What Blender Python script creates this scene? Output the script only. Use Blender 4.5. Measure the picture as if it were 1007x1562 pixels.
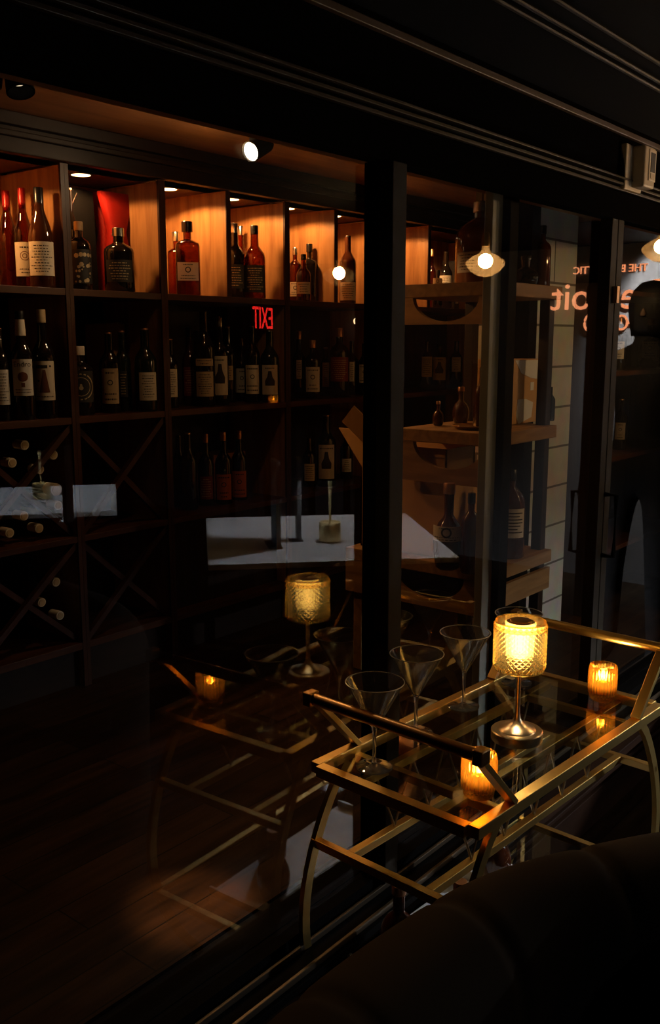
import bpy, bmesh, math, random
from mathutils import Vector, Matrix
random.seed(7)
PI = math.pi
S = bpy.context.scene
for o in list(bpy.data.objects): bpy.data.objects.remove(o)
COL = S.collection

# ------------------------------------------------------------------ camera
F = 1437.0; TH = math.radians(10.2); AZ = math.radians(39.1); CAM = Vector((0, -1.235, 1.63))
cd = bpy.data.cameras.new('camera'); cam = bpy.data.objects.new('camera', cd); COL.objects.link(cam)
cd.sensor_fit = 'VERTICAL'; cd.sensor_height = 36; cd.lens = F / 1562 * 36
cd.clip_start = 0.05
cam.location = CAM; cam.rotation_euler = (PI/2 - TH, 0, AZ - PI/2)
S.camera = cam

def ray(px, py):
    dx = px - 503.5; dy = py - 781
    fw = F*math.cos(TH) - dy*math.sin(TH); up = -dy*math.cos(TH) - F*math.sin(TH)
    ca, sa = math.cos(AZ), math.sin(AZ)
    return Vector((fw*ca + dx*sa, fw*sa - dx*ca, up))
def at(px, py, X=None, Y=None, Z=None):
    """the point of a wall / shelf / floor plane that was measured at this place of the survey photo"""
    d = ray(px, py)
    t = (X-CAM.x)/d.x if X is not None else ((Y-CAM.y)/d.y if Y is not None else (Z-CAM.z)/d.z)
    return CAM + d*t
def flip(p): return Vector((p.x, -p.y, p.z))   # a thing met in the glass stands as far in front of it

# ------------------------------------------------------------------ world, view
w = bpy.data.worlds.new('night'); S.world = w; w.use_nodes = True
bg = w.node_tree.nodes['Background']; bg.inputs[0].default_value = (1, .75, .5, 1); bg.inputs[1].default_value = 0.0005
S.view_settings.view_transform = 'Standard'; S.view_settings.look = 'None'
S.view_settings.exposure = 0; S.view_settings.gamma = 1; S.view_settings.use_curve_mapping = False
cy = S.cycles
cy.use_denoising = True; cy.use_adaptive_sampling = False; cy.denoising_input_passes = 'RGB_ALBEDO_NORMAL'; cy.denoising_prefilter = 'ACCURATE'; cy.max_bounces = 14; cy.diffuse_bounces = 3; cy.glossy_bounces = 6
cy.transmission_bounces = 10; cy.transparent_max_bounces = 40; cy.caustics_reflective = False; cy.caustics_refractive = False
cy.sample_clamp_indirect = 4; cy.blur_glossy = 0.0

WARM = (1, .62, .30); AMB = (1, .47, .15); COOL = (.86, .92, 1)
def lamp(name, kind, loc, power, col=WARM, size=.02, spot=90, blend=.4, to=None):
    l = bpy.data.lights.new(name, kind); l.energy = power; l.color = col
    if kind in ('POINT', 'SPOT'): l.shadow_soft_size = size
    if kind == 'SPOT': l.spot_size = math.radians(spot); l.spot_blend = blend
    if kind == 'AREA': l.size = size
    o = bpy.data.objects.new(name, l); COL.objects.link(o); o.location = loc
    if kind != 'POINT':
        d = (Vector(to) - Vector(loc)) if to is not None else Vector((0, 0, -1))
        o.rotation_euler = d.to_track_quat('-Z', 'Y').to_euler()
    return o
P_NICHE = 8.0
P_SPOT = 7.0
P_PEND = 13.0
P_TABLE = 90.0
P_SIGN = 420.0
P_CARTLAMP = 60
P_CANDLE = 2.6

# ------------------------------------------------------------------ materials
MATS = {}
def nt(name):
    m = bpy.data.materials.new(name); m.use_nodes = True
    n = m.node_tree.nodes; l = m.node_tree.links
    return m, n, l, n['Principled BSDF'], n['Material Output']
def pm(name, col, rough=.5, metal=0, spec=.5, coat=0, var=0, scale=30, bump=0):
    if name in MATS: return MATS[name]
    m, n, l, b, out = nt(name)
    b.inputs['Base Color'].default_value = (*col, 1); b.inputs['Roughness'].default_value = rough
    b.inputs['Metallic'].default_value = metal; b.inputs['Specular IOR Level'].default_value = spec
    b.inputs['Coat Weight'].default_value = coat
    if var or bump:
        tc = n.new('ShaderNodeTexCoord'); no = n.new('ShaderNodeTexNoise'); no.inputs['Scale'].default_value = scale
        no.inputs['Detail'].default_value = 5
        l.new(tc.outputs['Object'], no.inputs['Vector'])
        if var:
            mx = n.new('ShaderNodeMix'); mx.data_type = 'RGBA'
            mx.inputs[6].default_value = (*[c*(1-var) for c in col], 1); mx.inputs[7].default_value = (*[min(1, c*(1+var)) for c in col], 1)
            l.new(no.outputs['Fac'], mx.inputs[0]); l.new(mx.outputs[2], b.inputs['Base Color'])
        if bump:
            bp = n.new('ShaderNodeBump'); bp.inputs['Strength'].default_value = bump; bp.inputs['Distance'].default_value = .01
            l.new(no.outputs['Fac'], bp.inputs['Height']); l.new(bp.outputs[0], b.inputs['Normal'])
    MATS[name] = m; return m
def wood(name, c1, c2, axis=2, rough=.4, scale=1.0, coat=0.0):
    """grain runs along `axis`"""
    m, n, l, b, out = nt(name)
    tc = n.new('ShaderNodeTexCoord'); mp = n.new('ShaderNodeMapping')
    sc = [9*scale]*3; sc[axis] = .9*scale; mp.inputs['Scale'].default_value = sc
    no = n.new('ShaderNodeTexNoise'); no.inputs['Scale'].default_value = 3; no.inputs['Detail'].default_value = 6; no.inputs['Distortion'].default_value = .7
    rp = n.new('ShaderNodeValToRGB'); rp.color_ramp.elements[0].position = .3; rp.color_ramp.elements[1].position = .72
    rp.color_ramp.elements[0].color = (*c1, 1); rp.color_ramp.elements[1].color = (*c2, 1)
    l.new(tc.outputs['Object'], mp.inputs[0]); l.new(mp.outputs[0], no.inputs['Vector']); l.new(no.outputs['Fac'], rp.inputs[0])
    l.new(rp.outputs[0], b.inputs['Base Color']); b.inputs['Roughness'].default_value = rough; b.inputs['Coat Weight'].default_value = 0; b.inputs['Specular IOR Level'].default_value = .22
    MATS[name] = m; return m
def glassy(name, tint=(1, 1, 1), edge=None, ior=1.5, rough=0.0, haze=None):
    """thin clear glass: light goes straight through (tinted) or mirrors off by Fresnel's law"""
    if name in MATS: return MATS[name]
    m, n, l, b, out = nt(name); n.remove(b)
    geo = n.new('ShaderNodeNewGeometry'); mr = n.new('ShaderNodeMapRange')
    mr.inputs['To Min'].default_value = ior; mr.inputs['To Max'].default_value = 1/ior
    fr = n.new('ShaderNodeFresnel'); l.new(geo.outputs['Backfacing'], mr.inputs['Value']); l.new(mr.outputs[0], fr.inputs['IOR'])
    tr = n.new('ShaderNodeBsdfTransparent'); tr.inputs[0].default_value = (*tint, 1)
    if edge is not None:
        lw = n.new('ShaderNodeLayerWeight'); lw.inputs[0].default_value = .45
        mx = n.new('ShaderNodeMix'); mx.data_type = 'RGBA'; mx.inputs[6].default_value = (*tint, 1); mx.inputs[7].default_value = (*edge, 1)
        l.new(lw.outputs['Facing'], mx.inputs[0]); l.new(mx.outputs[2], tr.inputs[0])
    src = tr
    if haze:
        tl = n.new('ShaderNodeBsdfTranslucent'); tl.inputs[0].default_value = (*haze[:3], 1)
        ms0 = n.new('ShaderNodeMixShader'); ms0.inputs[0].default_value = haze[3]
        l.new(tr.outputs[0], ms0.inputs[1]); l.new(tl.outputs[0], ms0.inputs[2]); src = ms0
    gl = n.new('ShaderNodeBsdfGlossy'); gl.inputs['Roughness'].default_value = rough; gl.inputs[0].default_value = (1, 1, 1, 1)
    ms = n.new('ShaderNodeMixShader'); l.new(fr.outputs[0], ms.inputs[0]); l.new(src.outputs[0], ms.inputs[1]); l.new(gl.outputs[0], ms.inputs[2])
    l.new(ms.outputs[0], out.inputs[0]); MATS[name] = m; return m
def emit(name, col, st):
    if name in MATS: return MATS[name]
    m, n, l, b, out = nt(name); n.remove(b); e = n.new('ShaderNodeEmission'); e.inputs[0].default_value = (*col, 1); e.inputs[1].default_value = st
    l.new(e.outputs[0], out.inputs[0]); MATS[name] = m; return m
def planks(name, c1, c2, rough=.3):
    m, n, l, b, out = nt(name)
    tc = n.new('ShaderNodeTexCoord')
    br = n.new('ShaderNodeTexBrick'); br.inputs['Scale'].default_value = 1; br.inputs['Brick Width'].default_value = 1.1; br.inputs['Row Height'].default_value = .11
    br.inputs['Mortar Size'].default_value = .0018; br.inputs['Color1'].default_value = (*c1, 1); br.inputs['Color2'].default_value = (*c2, 1); br.inputs['Mortar'].default_value = (.004, .003, .002, 1)
    mp = n.new('ShaderNodeMapping'); mp.inputs['Scale'].default_value = (3, 26, 1); no = n.new('ShaderNodeTexNoise'); no.inputs['Scale'].default_value = 1.3; no.inputs['Detail'].default_value = 7
    n2 = n.new('ShaderNodeTexNoise'); n2.inputs['Scale'].default_value = 5; n2.inputs['Detail'].default_value = 6
    l.new(tc.outputs['Object'], br.inputs[0]); l.new(tc.outputs['Object'], mp.inputs[0]); l.new(mp.outputs[0], no.inputs['Vector']); l.new(tc.outputs['Object'], n2.inputs['Vector'])
    mx = n.new('ShaderNodeMix'); mx.data_type = 'RGBA'; mx.blend_type = 'MULTIPLY'; mx.inputs[0].default_value = .8
    rp = n.new('ShaderNodeValToRGB'); rp.color_ramp.elements[0].position = .3; rp.color_ramp.elements[0].color = (.10, .09, .08, 1); rp.color_ramp.elements[1].position = .7
    l.new(no.outputs['Fac'], rp.inputs[0]); l.new(br.outputs['Color'], mx.inputs[6]); l.new(rp.outputs[0], mx.inputs[7]); l.new(mx.outputs[2], b.inputs['Base Color'])
    b.inputs['Specular IOR Level'].default_value = .04
    mr = n.new('ShaderNodeMapRange'); mr.inputs['To Min'].default_value = rough*.6; mr.inputs['To Max'].default_value = rough*1.5
    l.new(n2.outputs['Fac'], mr.inputs[0]); l.new(mr.outputs[0], b.inputs['Roughness'])
    bp = n.new('ShaderNodeBump'); bp.inputs['Strength'].default_value = .12; bp.inputs['Distance'].default_value = .01; l.new(n2.outputs['Fac'], bp.inputs['Height']); l.new(bp.outputs[0], b.inputs['Normal'])
    MATS[name] = m; return m
def bricks(name):
    m, n, l, b, out = nt(name)
    tc = n.new('ShaderNodeTexCoord'); sp = n.new('ShaderNodeSeparateXYZ'); cb = n.new('ShaderNodeCombineXYZ')
    l.new(tc.outputs['Object'], sp.inputs[0]); ad = n.new('ShaderNodeMath'); l.new(sp.outputs[0], ad.inputs[0]); l.new(sp.outputs[1], ad.inputs[1])
    l.new(ad.outputs[0], cb.inputs[0]); l.new(sp.outputs[2], cb.inputs[1])
    br = n.new('ShaderNodeTexBrick'); br.inputs['Scale'].default_value = 1; br.inputs['Brick Width'].default_value = .42; br.inputs['Row Height'].default_value = .17; br.inputs['Mortar Size'].default_value = .005
    br.inputs['Color1'].default_value = (.72, .68, .56, 1); br.inputs['Color2'].default_value = (.64, .61, .50, 1); br.inputs['Mortar'].default_value = (.16, .14, .11, 1)
    no = n.new('ShaderNodeTexNoise'); no.inputs['Scale'].default_value = 14; no.inputs['Detail'].default_value = 6
    mx = n.new('ShaderNodeMix'); mx.data_type = 'RGBA'; mx.blend_type = 'MULTIPLY'; mx.inputs[0].default_value = .5
    l.new(cb.outputs[0], br.inputs[0]); l.new(tc.outputs['Object'], no.inputs['Vector']); l.new(br.outputs['Color'], mx.inputs[6]); l.new(no.outputs['Color'], mx.inputs[7]); l.new(mx.outputs[2], b.inputs['Base Color'])
    bp = n.new('ShaderNodeBump'); bp.inputs['Strength'].default_value = .4; bp.inputs['Distance'].default_value = .01; l.new(no.outputs['Fac'], bp.inputs['Height']); l.new(bp.outputs[0], b.inputs['Normal'])
    b.inputs['Roughness'].default_value = .8; MATS[name] = m; return m

BLACK = pm('black_metal', (.0035, .0032, .003), .6, .0, .02)
FRAME = pm('dark_bronze_frame', (.030, .025, .019), .7, 0, .06, var=.3, scale=12)
FASCIA = pm('black_painted_wood', (.0040, .0033, .0026), .9, spec=0, var=.3, scale=8)
WALLB = pm('black_wall', (.003, .0028, .0025), .8, spec=.08, var=.3, scale=4)
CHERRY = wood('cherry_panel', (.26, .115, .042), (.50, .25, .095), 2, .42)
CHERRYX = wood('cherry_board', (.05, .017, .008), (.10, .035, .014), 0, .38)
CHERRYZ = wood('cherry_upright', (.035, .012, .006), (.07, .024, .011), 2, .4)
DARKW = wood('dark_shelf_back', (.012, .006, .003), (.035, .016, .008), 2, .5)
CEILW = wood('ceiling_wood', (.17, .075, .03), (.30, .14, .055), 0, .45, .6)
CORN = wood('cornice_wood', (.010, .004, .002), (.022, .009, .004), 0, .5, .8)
OAK = wood('rustic_oak', (.19, .095, .033), (.36, .19, .07), 0, .6)
OAKY = wood('rustic_oak_side', (.19, .095, .033), (.36, .19, .07), 1, .6)
KRAFT = pm('kraft_card', (.56, .30, .105), .8, var=.18, scale=9, bump=.15)
BRASS = pm('brass', (.83, .58, .20), .36, 1, var=.06, scale=40)
BRASSD = pm('aged_brass', (.50, .30, .12), .32, 1)
BRASSL = pm('satin_brass', (.80, .64, .40), .30, 1)
PANE = glassy('window_glass', (.97, .975, .97))
SHELFG = glassy('table_glass', (.80, .83, .82), ior=1.55)
CLEAR = glassy('clear_glass', (.975, .975, .975), (.55, .55, .56), haze=(.9, .9, .92, .035))
STEMG = glassy('stem_glass', (.96, .96, .96), (.42, .42, .44), ior=1.5)
EDISON = glassy('smoky_bulb_glass', (.97, .86, .66), (.75, .5, .25), haze=(1, .65, .30, .10))
def solid_glass(name, col, ior=1.5):
    m, n, l, b, out = nt(name); n.remove(b); g = n.new('ShaderNodeBsdfGlass'); g.inputs['Color'].default_value = (*col, 1); g.inputs['Roughness'].default_value = 0; g.inputs['IOR'].default_value = ior
    l.new(g.outputs[0], out.inputs[0]); MATS[name] = m; return m
CRYSTAL = solid_glass('crystal', (.985, .985, .985))
def lit_haze(m, fac):
    n = m.node_tree.nodes; l = m.node_tree.links; out = n['Material Output']; g = out.inputs[0].links[0].from_node
    d = n.new('ShaderNodeBsdfDiffuse'); t_ = n.new('ShaderNodeBsdfTranslucent'); a_ = n.new('ShaderNodeMixShader'); a_.inputs[0].default_value = .5
    l.new(d.outputs[0], a_.inputs[1]); l.new(t_.outputs[0], a_.inputs[2]); ms = n.new('ShaderNodeMixShader'); ms.inputs[0].default_value = fac
    l.new(g.outputs[0], ms.inputs[1]); l.new(a_.outputs[0], ms.inputs[2]); l.new(ms.outputs[0], out.inputs[0])
lit_haze(CRYSTAL, .035)  # pale haze mixed into the crystal so the glasses look brighter
def half_glass(name, col, fac, ior=1.5, rough=.02):
    m, n, l, b, out = nt(name); n.remove(b)
    g = n.new('ShaderNodeBsdfGlass'); g.inputs['Color'].default_value = (*col, 1); g.inputs['Roughness'].default_value = rough; g.inputs['IOR'].default_value = ior
    t_ = n.new('ShaderNodeBsdfTransparent'); t_.inputs[0].default_value = (*col, 1)
    d_ = n.new('ShaderNodeBsdfTranslucent'); d_.inputs[0].default_value = (*col, 1)
    a_ = n.new('ShaderNodeMixShader'); a_.inputs[0].default_value = .2; l.new(t_.outputs[0], a_.inputs[1]); l.new(d_.outputs[0], a_.inputs[2])
    ms = n.new('ShaderNodeMixShader'); ms.inputs[0].default_value = fac; l.new(a_.outputs[0], ms.inputs[1]); l.new(g.outputs[0], ms.inputs[2])
    l.new(ms.outputs[0], out.inputs[0]); MATS[name] = m; return m
SHADE = half_glass('cut_amber_glass', (1, .80, .42), .70)
AMBER = half_glass('ribbed_amber_glass', (1, .66, .22), .66)
DG = pm('dark_bottle_glass', (.010, .007, .006), .06, 0, .6, coat=.3)
GG = pm('green_bottle_glass', (.010, .016, .010), .07, 0, .6, coat=.3)
RG = pm('red_brown_glass', (.055, .015, .006), .06, 0, .6, coat=.3)
WH = glassy('whiskey_glass', (.45, .17, .035), (.08, .016, .002))
WHL = glassy('light_whiskey_glass', (.68, .27, .05), (.20, .04, .006))
CL = glassy('clear_bottle', (.72, .72, .70), (.25, .25, .25))
CREAM = pm('cream_paper', (.72, .62, .45), .8, var=.06, scale=60)
WHITEP = pm('white_paper', (.74, .70, .62), .8, var=.06, scale=60)
TAN = pm('tan_paper', (.50, .36, .20), .8, var=.1, scale=60)
ORANGE = pm('orange_paper', (.55, .14, .03), .7, var=.12, scale=60)
BLKP = pm('black_paper', (.02, .018, .017), .6)
REDP = pm('dark_red_paper', (.22, .03, .02), .6)
INK = pm('black_ink', (.03, .022, .018), .7)
BROWNINK = pm('brown_ink', (.16, .05, .02), .7)
GOLDINK = pm('gold_ink', (.6, .48, .28), .5, .3)
REDFOIL = pm('red_foil', (.45, .02, .02), .3, .4)
BLKCAP = pm('black_cap', (.012, .011, .011), .25)
CORK = pm('cork', (.52, .37, .20), .8, var=.2, scale=90)
GOLDCAP = pm('gold_cap', (.75, .55, .25), .3, 1)
SILVER = pm('silver_cap', (.7, .68, .62), .25, 1)
CAPS = dict(red=REDFOIL, black=BLKCAP, cork=CORK, gold=GOLDCAP, silver=SILVER, cream=CREAM, copper=pm('copper_foil', (.65, .33, .18), .3, .8))
PAPER = dict(cream=CREAM, white=WHITEP, tan=TAN, orange=ORANGE, black=BLKP, red=REDP)
VELVET = pm('black_velvet', (.040, .032, .023), .9, spec=.04, var=.35, scale=5)
MARBLE = pm('white_marble', (.78, .78, .78), .35, var=.1, scale=5)
REDBAG = pm('red_velvet', (.30, .010, .006), .6, spec=.2, var=.2, scale=20)
BLKBAG = pm('black_felt', (.006, .0055, .006), .85, spec=.08)

# ------------------------------------------------------------------ mesh helpers
class MB:
    def __init__(s): s.v = []; s.f = []
    def add(s, vs, fs):
        k = len(s.v); s.v += [Vector(p) for p in vs]; s.f += [[i+k for i in f] for f in fs]; return s
    def box(s, c, d, m=None):
        x, y, z = d[0]/2, d[1]/2, d[2]/2
        vs = [Vector((i*x, j*y, k*z)) for i in (-1, 1) for j in (-1, 1) for k in (-1, 1)]
        if m is not None: vs = [m @ p for p in vs]
        return s.add([p + Vector(c) for p in vs], [[0, 1, 3, 2], [4, 6, 7, 5], [0, 4, 5, 1], [2, 3, 7, 6], [0, 2, 6, 4], [1, 5, 7, 3]])
    def bb(s, a, b): return s.box([(p+q)/2 for p, q in zip(a, b)], [abs(q-p) for p, q in zip(a, b)])
    def bar(s, p, q, wd, ht, up=(0, 0, 1)):
        p, q = Vector(p), Vector(q); d = (q-p).normalized(); u = Vector(up); r = d.cross(u)
        if r.length < 1e-4: r = d.cross(Vector((1, 0, 0)))
        r.normalize(); u = r.cross(d)
        vs = [e + r*(i*wd/2) + u*(j*ht/2) for e in (p, q) for i in (-1, 1) for j in (-1, 1)]
        return s.add(vs, [[0, 1, 3, 2], [4, 6, 7, 5], [0, 4, 5, 1], [2, 3, 7, 6], [0, 2, 6, 4], [1, 5, 7, 3]])
    def sweep(s, path, prof, up=(0, 0, 1), closed=True):
        """prof: list of (side, up) offsets; path: points"""
        n = len(prof); path = [Vector(p) for p in path]; vs = []; fs = []
        for i, p in enumerate(path):
            d = (path[min(i+1, len(path)-1)] - path[max(i-1, 0)]).normalized(); u = Vector(up); r = d.cross(u)
            if r.length < 1e-4: r = d.cross(Vector((0, 1, 0)))
            r.normalize(); u = r.cross(d)
            vs += [p + r*a + u*b for a, b in prof]
        for i in range(len(path)-1):
            for j in range(n if closed else n-1):
                k = (j+1) % n; fs.append([i*n+j, i*n+k, (i+1)*n+k, (i+1)*n+j])
        if closed: fs += [list(range(n))[::-1], [(len(path)-1)*n + j for j in range(n)]]
        return s.add(vs, fs)
    def tube(s, path, r, n=10, up=(0, 0, 1)): return s.sweep(path, [(r*math.cos(2*PI*j/n), r*math.sin(2*PI*j/n)) for j in range(n)], up)
    def lathe(s, prof, n=28, c=(0, 0, 0), fr=None, open_ends=False):
        """prof: (r, z); fr(theta) scales the radius"""
        k0 = len(s.v); vs = []; fs = []
        for r, z in prof:
            for j in range(n):
                t = 2*PI*j/n; q = r*(fr(t, z) if fr else 1)
                vs.append((c[0]+q*math.cos(t), c[1]+q*math.sin(t), c[2]+z))
        for i in range(len(prof)-1):
            for j in range(n):
                k = (j+1) % n; fs.append([i*n+j, i*n+k, (i+1)*n+k, (i+1)*n+j])
        if not open_ends:
            if prof[0][0] > 1e-6: fs.append(list(range(n))[::-1])
            if prof[-1][0] > 1e-6: fs.append([(len(prof)-1)*n+j for j in range(n)])
        return s.add(vs, fs)
    def arc_sheet(s, r, z0, z1, a0, a1, n=14, th=.0008):
        vs = []; fs = []
        for i in range(n+1):
            t = a0 + (a1-a0)*i/n
            for rr, z in ((r, z0), (r+th, z0), (r+th, z1), (r, z1)): vs.append((rr*math.cos(t), rr*math.sin(t), z))
        for i in range(n):
            for j in range(4): k = (j+1) % 4; fs.append([i*4+j, (i+1)*4+j, (i+1)*4+k, i*4+k])
        fs += [[0, 1, 2, 3], [n*4+3, n*4+2, n*4+1, n*4]]
        return s.add(vs, fs)
    def xf(s, m): s.v = [m @ p for p in s.v]; return s
    def build(s, name, mat, parent=None, smooth=False, bevel=0, world=False, ang=40, recalc=True):
        me = bpy.data.meshes.new(name)
        off = parent.location if (world and parent is not None) else Vector((0, 0, 0))
        me.from_pydata([p - off for p in s.v], [], s.f)
        bm = bmesh.new(); bm.from_mesh(me); bmesh.ops.remove_doubles(bm, verts=bm.verts, dist=1e-6); recalc and bmesh.ops.recalc_face_normals(bm, faces=bm.faces)
        bm.to_mesh(me); bm.free()
        me.materials.append(mat)
        o = bpy.data.objects.new(name, me); COL.objects.link(o)
        if parent is not None: o.parent = parent
        if smooth:
            me.polygons.foreach_set('use_smooth', [True]*len(me.polygons))
            try: me.set_sharp_from_angle(angle=math.radians(ang))
            except Exception: pass
        if bevel:
            b = o.modifiers.new('bevel', 'BEVEL'); b.width = bevel; b.segments = 2; b.limit_method = 'ANGLE'
        return o
def thing(name, label, cat, loc=(0, 0, 0), rz=0, group=None):
    o = bpy.data.objects.new(name, None); COL.objects.link(o); o.location = loc; o.rotation_euler = (0, 0, rz); o.empty_display_size = .05
    return tag(o, label, cat, group)
def tag(o, label, cat, group=None):
    o['label'] = label; o['category'] = cat
    if group: o['group'] = group
    return o
def struct(o): o['kind'] = 'structure'; return o
def rot(ax, a): return Matrix.Rotation(a, 3, ax)
def text_mb(body, size, depth=.002, align='CENTER'):
    cu = bpy.data.curves.new('t', 'FONT'); cu.body = body; cu.size = size; cu.extrude = depth/2; cu.align_x = align; cu.align_y = 'CENTER'; cu.resolution_u = 3
    o = bpy.data.objects.new('t', cu); COL.objects.link(o); bpy.context.view_layer.update()
    me = bpy.data.meshes.new_from_object(o.evaluated_get(bpy.context.evaluated_depsgraph_get()))
    m = MB().add([v.co.copy() for v in me.vertices], [list(p.vertices) for p in me.polygons])
    bpy.data.objects.remove(o); bpy.data.curves.remove(cu); bpy.data.meshes.remove(me); return m

# ================================================================== SETTING
ZF = .385                                   # wine room floor
YB = 1.55; YBACK = 1.90; ZC = 2.34
MB().bb((-1.2, .10, ZF-.12), (5.6, 2.0, ZF)).build('floor_wine_room', planks('wine_room_planks', (.050, .022, .008), (.022, .009, .003), .42)); struct(bpy.data.objects['floor_wine_room'])
struct(MB().bb((-1.6, -6.4, -.1), (6.4, .12, 0)).build('floor_lounge', planks('lounge_planks', (.02, .014, .009), (.015, .01, .007), .4)))
struct(MB().bb((-1.2, .09, ZC), (5.6, 2.0, ZC+.08)).build('ceiling_wine_room', CEILW))
struct(MB().bb((-1.6, -6.4, 2.27), (6.4, -.041, 2.35)).build('ceiling_lounge', WALLB))
struct(MB().bb((-1.2, 1.97, ZF), (5.6, 2.07, ZC)).build('wall_back', WALLB))
struct(MB().bb((5.5, .10, ZF), (5.6, 1.97, ZC)).build('wall_right', WALLB))
struct(MB().bb((-1.3, .10, ZF), (-1.2, 2.0, ZC)).build('wall_left', WALLB))
struct(MB().bb((-1.6, -6.5, 0), (6.4, -6.4, 2.3)).build('wall_lounge_far', WALLB))
struct(MB().bb((-1.7, -6.4, 0), (-1.6, 0, 2.3)).build('wall_lounge_left', WALLB))
SIGNW = pm('charcoal_wall', (.10, .10, .105), .55, var=.15, scale=3)
struct(MB().bb((6.2, -6.4, 0), (6.3, .1, 2.3)).build('wall_lounge_right', SIGNW))
# white painted block pier between the two rooms
struct(MB().bb((3.30, .55, ZF), (3.855, .72, 2.24)).build('wall_block_pier', bricks('painted_block')))
# knee wall and threshold with sliding tracks
struct(MB().bb((-1.6, -.02, 0), (6.2, .10, .335)).build('wall_knee', FASCIA))
k = MB().bb((-1.6, -.115, .335), (6.2, .12, .352))
struct(k.build('trim_1', BLACK, bevel=.001))
k = MB()
for y in (-.10, -.045): k.bb((-1.6, y-.004, .352), (6.2, y+.004, .366))
struct(k.build('trim_18', pm('track_metal', (.10, .075, .05), .35, .6, .4), bevel=.0015))
k = MB().bb((-1.6, -.135, .27), (6.2, -.02, .30)); k.bb((-1.6, -.10, .20), (6.2, -.02, .215)); k.bb((-1.6, -.05, .0), (6.2, -.02, .12))
struct(k.build('trim_2', CORN, bevel=.002))
k = MB().bb((-1.6, -.03, .352), (6.2, .012, .383)).bb((-1.6, .012, .366), (6.2, .09, .385))
struct(k.build('trim_3', BLACK))
# header, mouldings and soffit above the glass
k = MB().bb((-1.6, -.035, 2.0), (6.2, .006, 2.08))
struct(k.build('trim_4', FASCIA, bevel=.002))
k = MB()
for y0, z0, z1 in ((-.050, 2.080, 2.088), (-.058, 2.094, 2.101), (-.066, 2.108, 2.114)): k.bb((-1.6, y0, z0), (6.2, -.0, z1))
struct(k.build('trim_5', pm('moulding_edge', (.03, .023, .017), .35, 0, .3), bevel=.001))
struct(MB().bb((-1.6, -.04, 2.08), (6.2, .09, 2.42)).build('wall_fascia', FASCIA))
struct(MB().bb((-1.6, -.054, 2.236), (6.2, -.04, 2.252)).build('trim_6', pm('brown_edge', (.05, .028, .017), .5), bevel=.002))
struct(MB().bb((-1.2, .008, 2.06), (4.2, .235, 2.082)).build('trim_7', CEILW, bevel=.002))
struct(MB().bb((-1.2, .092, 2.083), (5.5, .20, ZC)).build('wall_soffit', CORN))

# glass front: three panes, posts
win = MB().bb((-1.6, -.0012, .383), (1.69, 0, 2.0)).build('window_1', PANE); struct(win)
win = MB().bb((1.70, -.0012, .383), (2.85, 0, 2.0)).build('window_2', PANE); struct(win)
d = MB().bb((2.89, -.0052, .383), (4.2, -.004, 2.0)).build('door_1', PANE); struct(d)
h = MB().tube([(2.875, -.035, .95), (2.875, -.075, .95), (2.875, -.075, 1.15), (2.875, -.035, 1.15)], .008)
h.build('door_handle', BLACK, d)
MB().box((2.862, -.043, 1.775), (.018, .016, .05)).build('door_lock', BRASSD, d)
fr = MB().bb((1.665, -.05, .366), (1.716, .004, 2.0))
struct(fr.build('trim_8', FRAME, bevel=.002))
struct(MB().bb((1.648, -.012, .383), (1.666, .012, 2.0)).build('trim_9', BLACK, bevel=.002))
struct(MB().bb((2.83, -.035, .366), (2.873, .004, 2.0)).build('trim_10', FRAME, bevel=.002))
struct(MB().bb((2.878, -.035, .366), (2.92, .004, 2.0)).build('trim_11', FRAME, bevel=.002))
struct(MB().bb((2.30, .075, .385), (2.372, .10, 2.058)).build('trim_12', pm('grey_satin_metal', (.34, .33, .28), .55, .0, var=.3, scale=10), bevel=.002))
struct(MB().bb((2.352, .05, .385), (2.40, .075, 2.03)).build('trim_13', BLACK, bevel=.002))
struct(MB().bb((4.2, -.04, .0), (6.2, .10, 2.0)).build('wall_front_right', WALLB))

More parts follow.
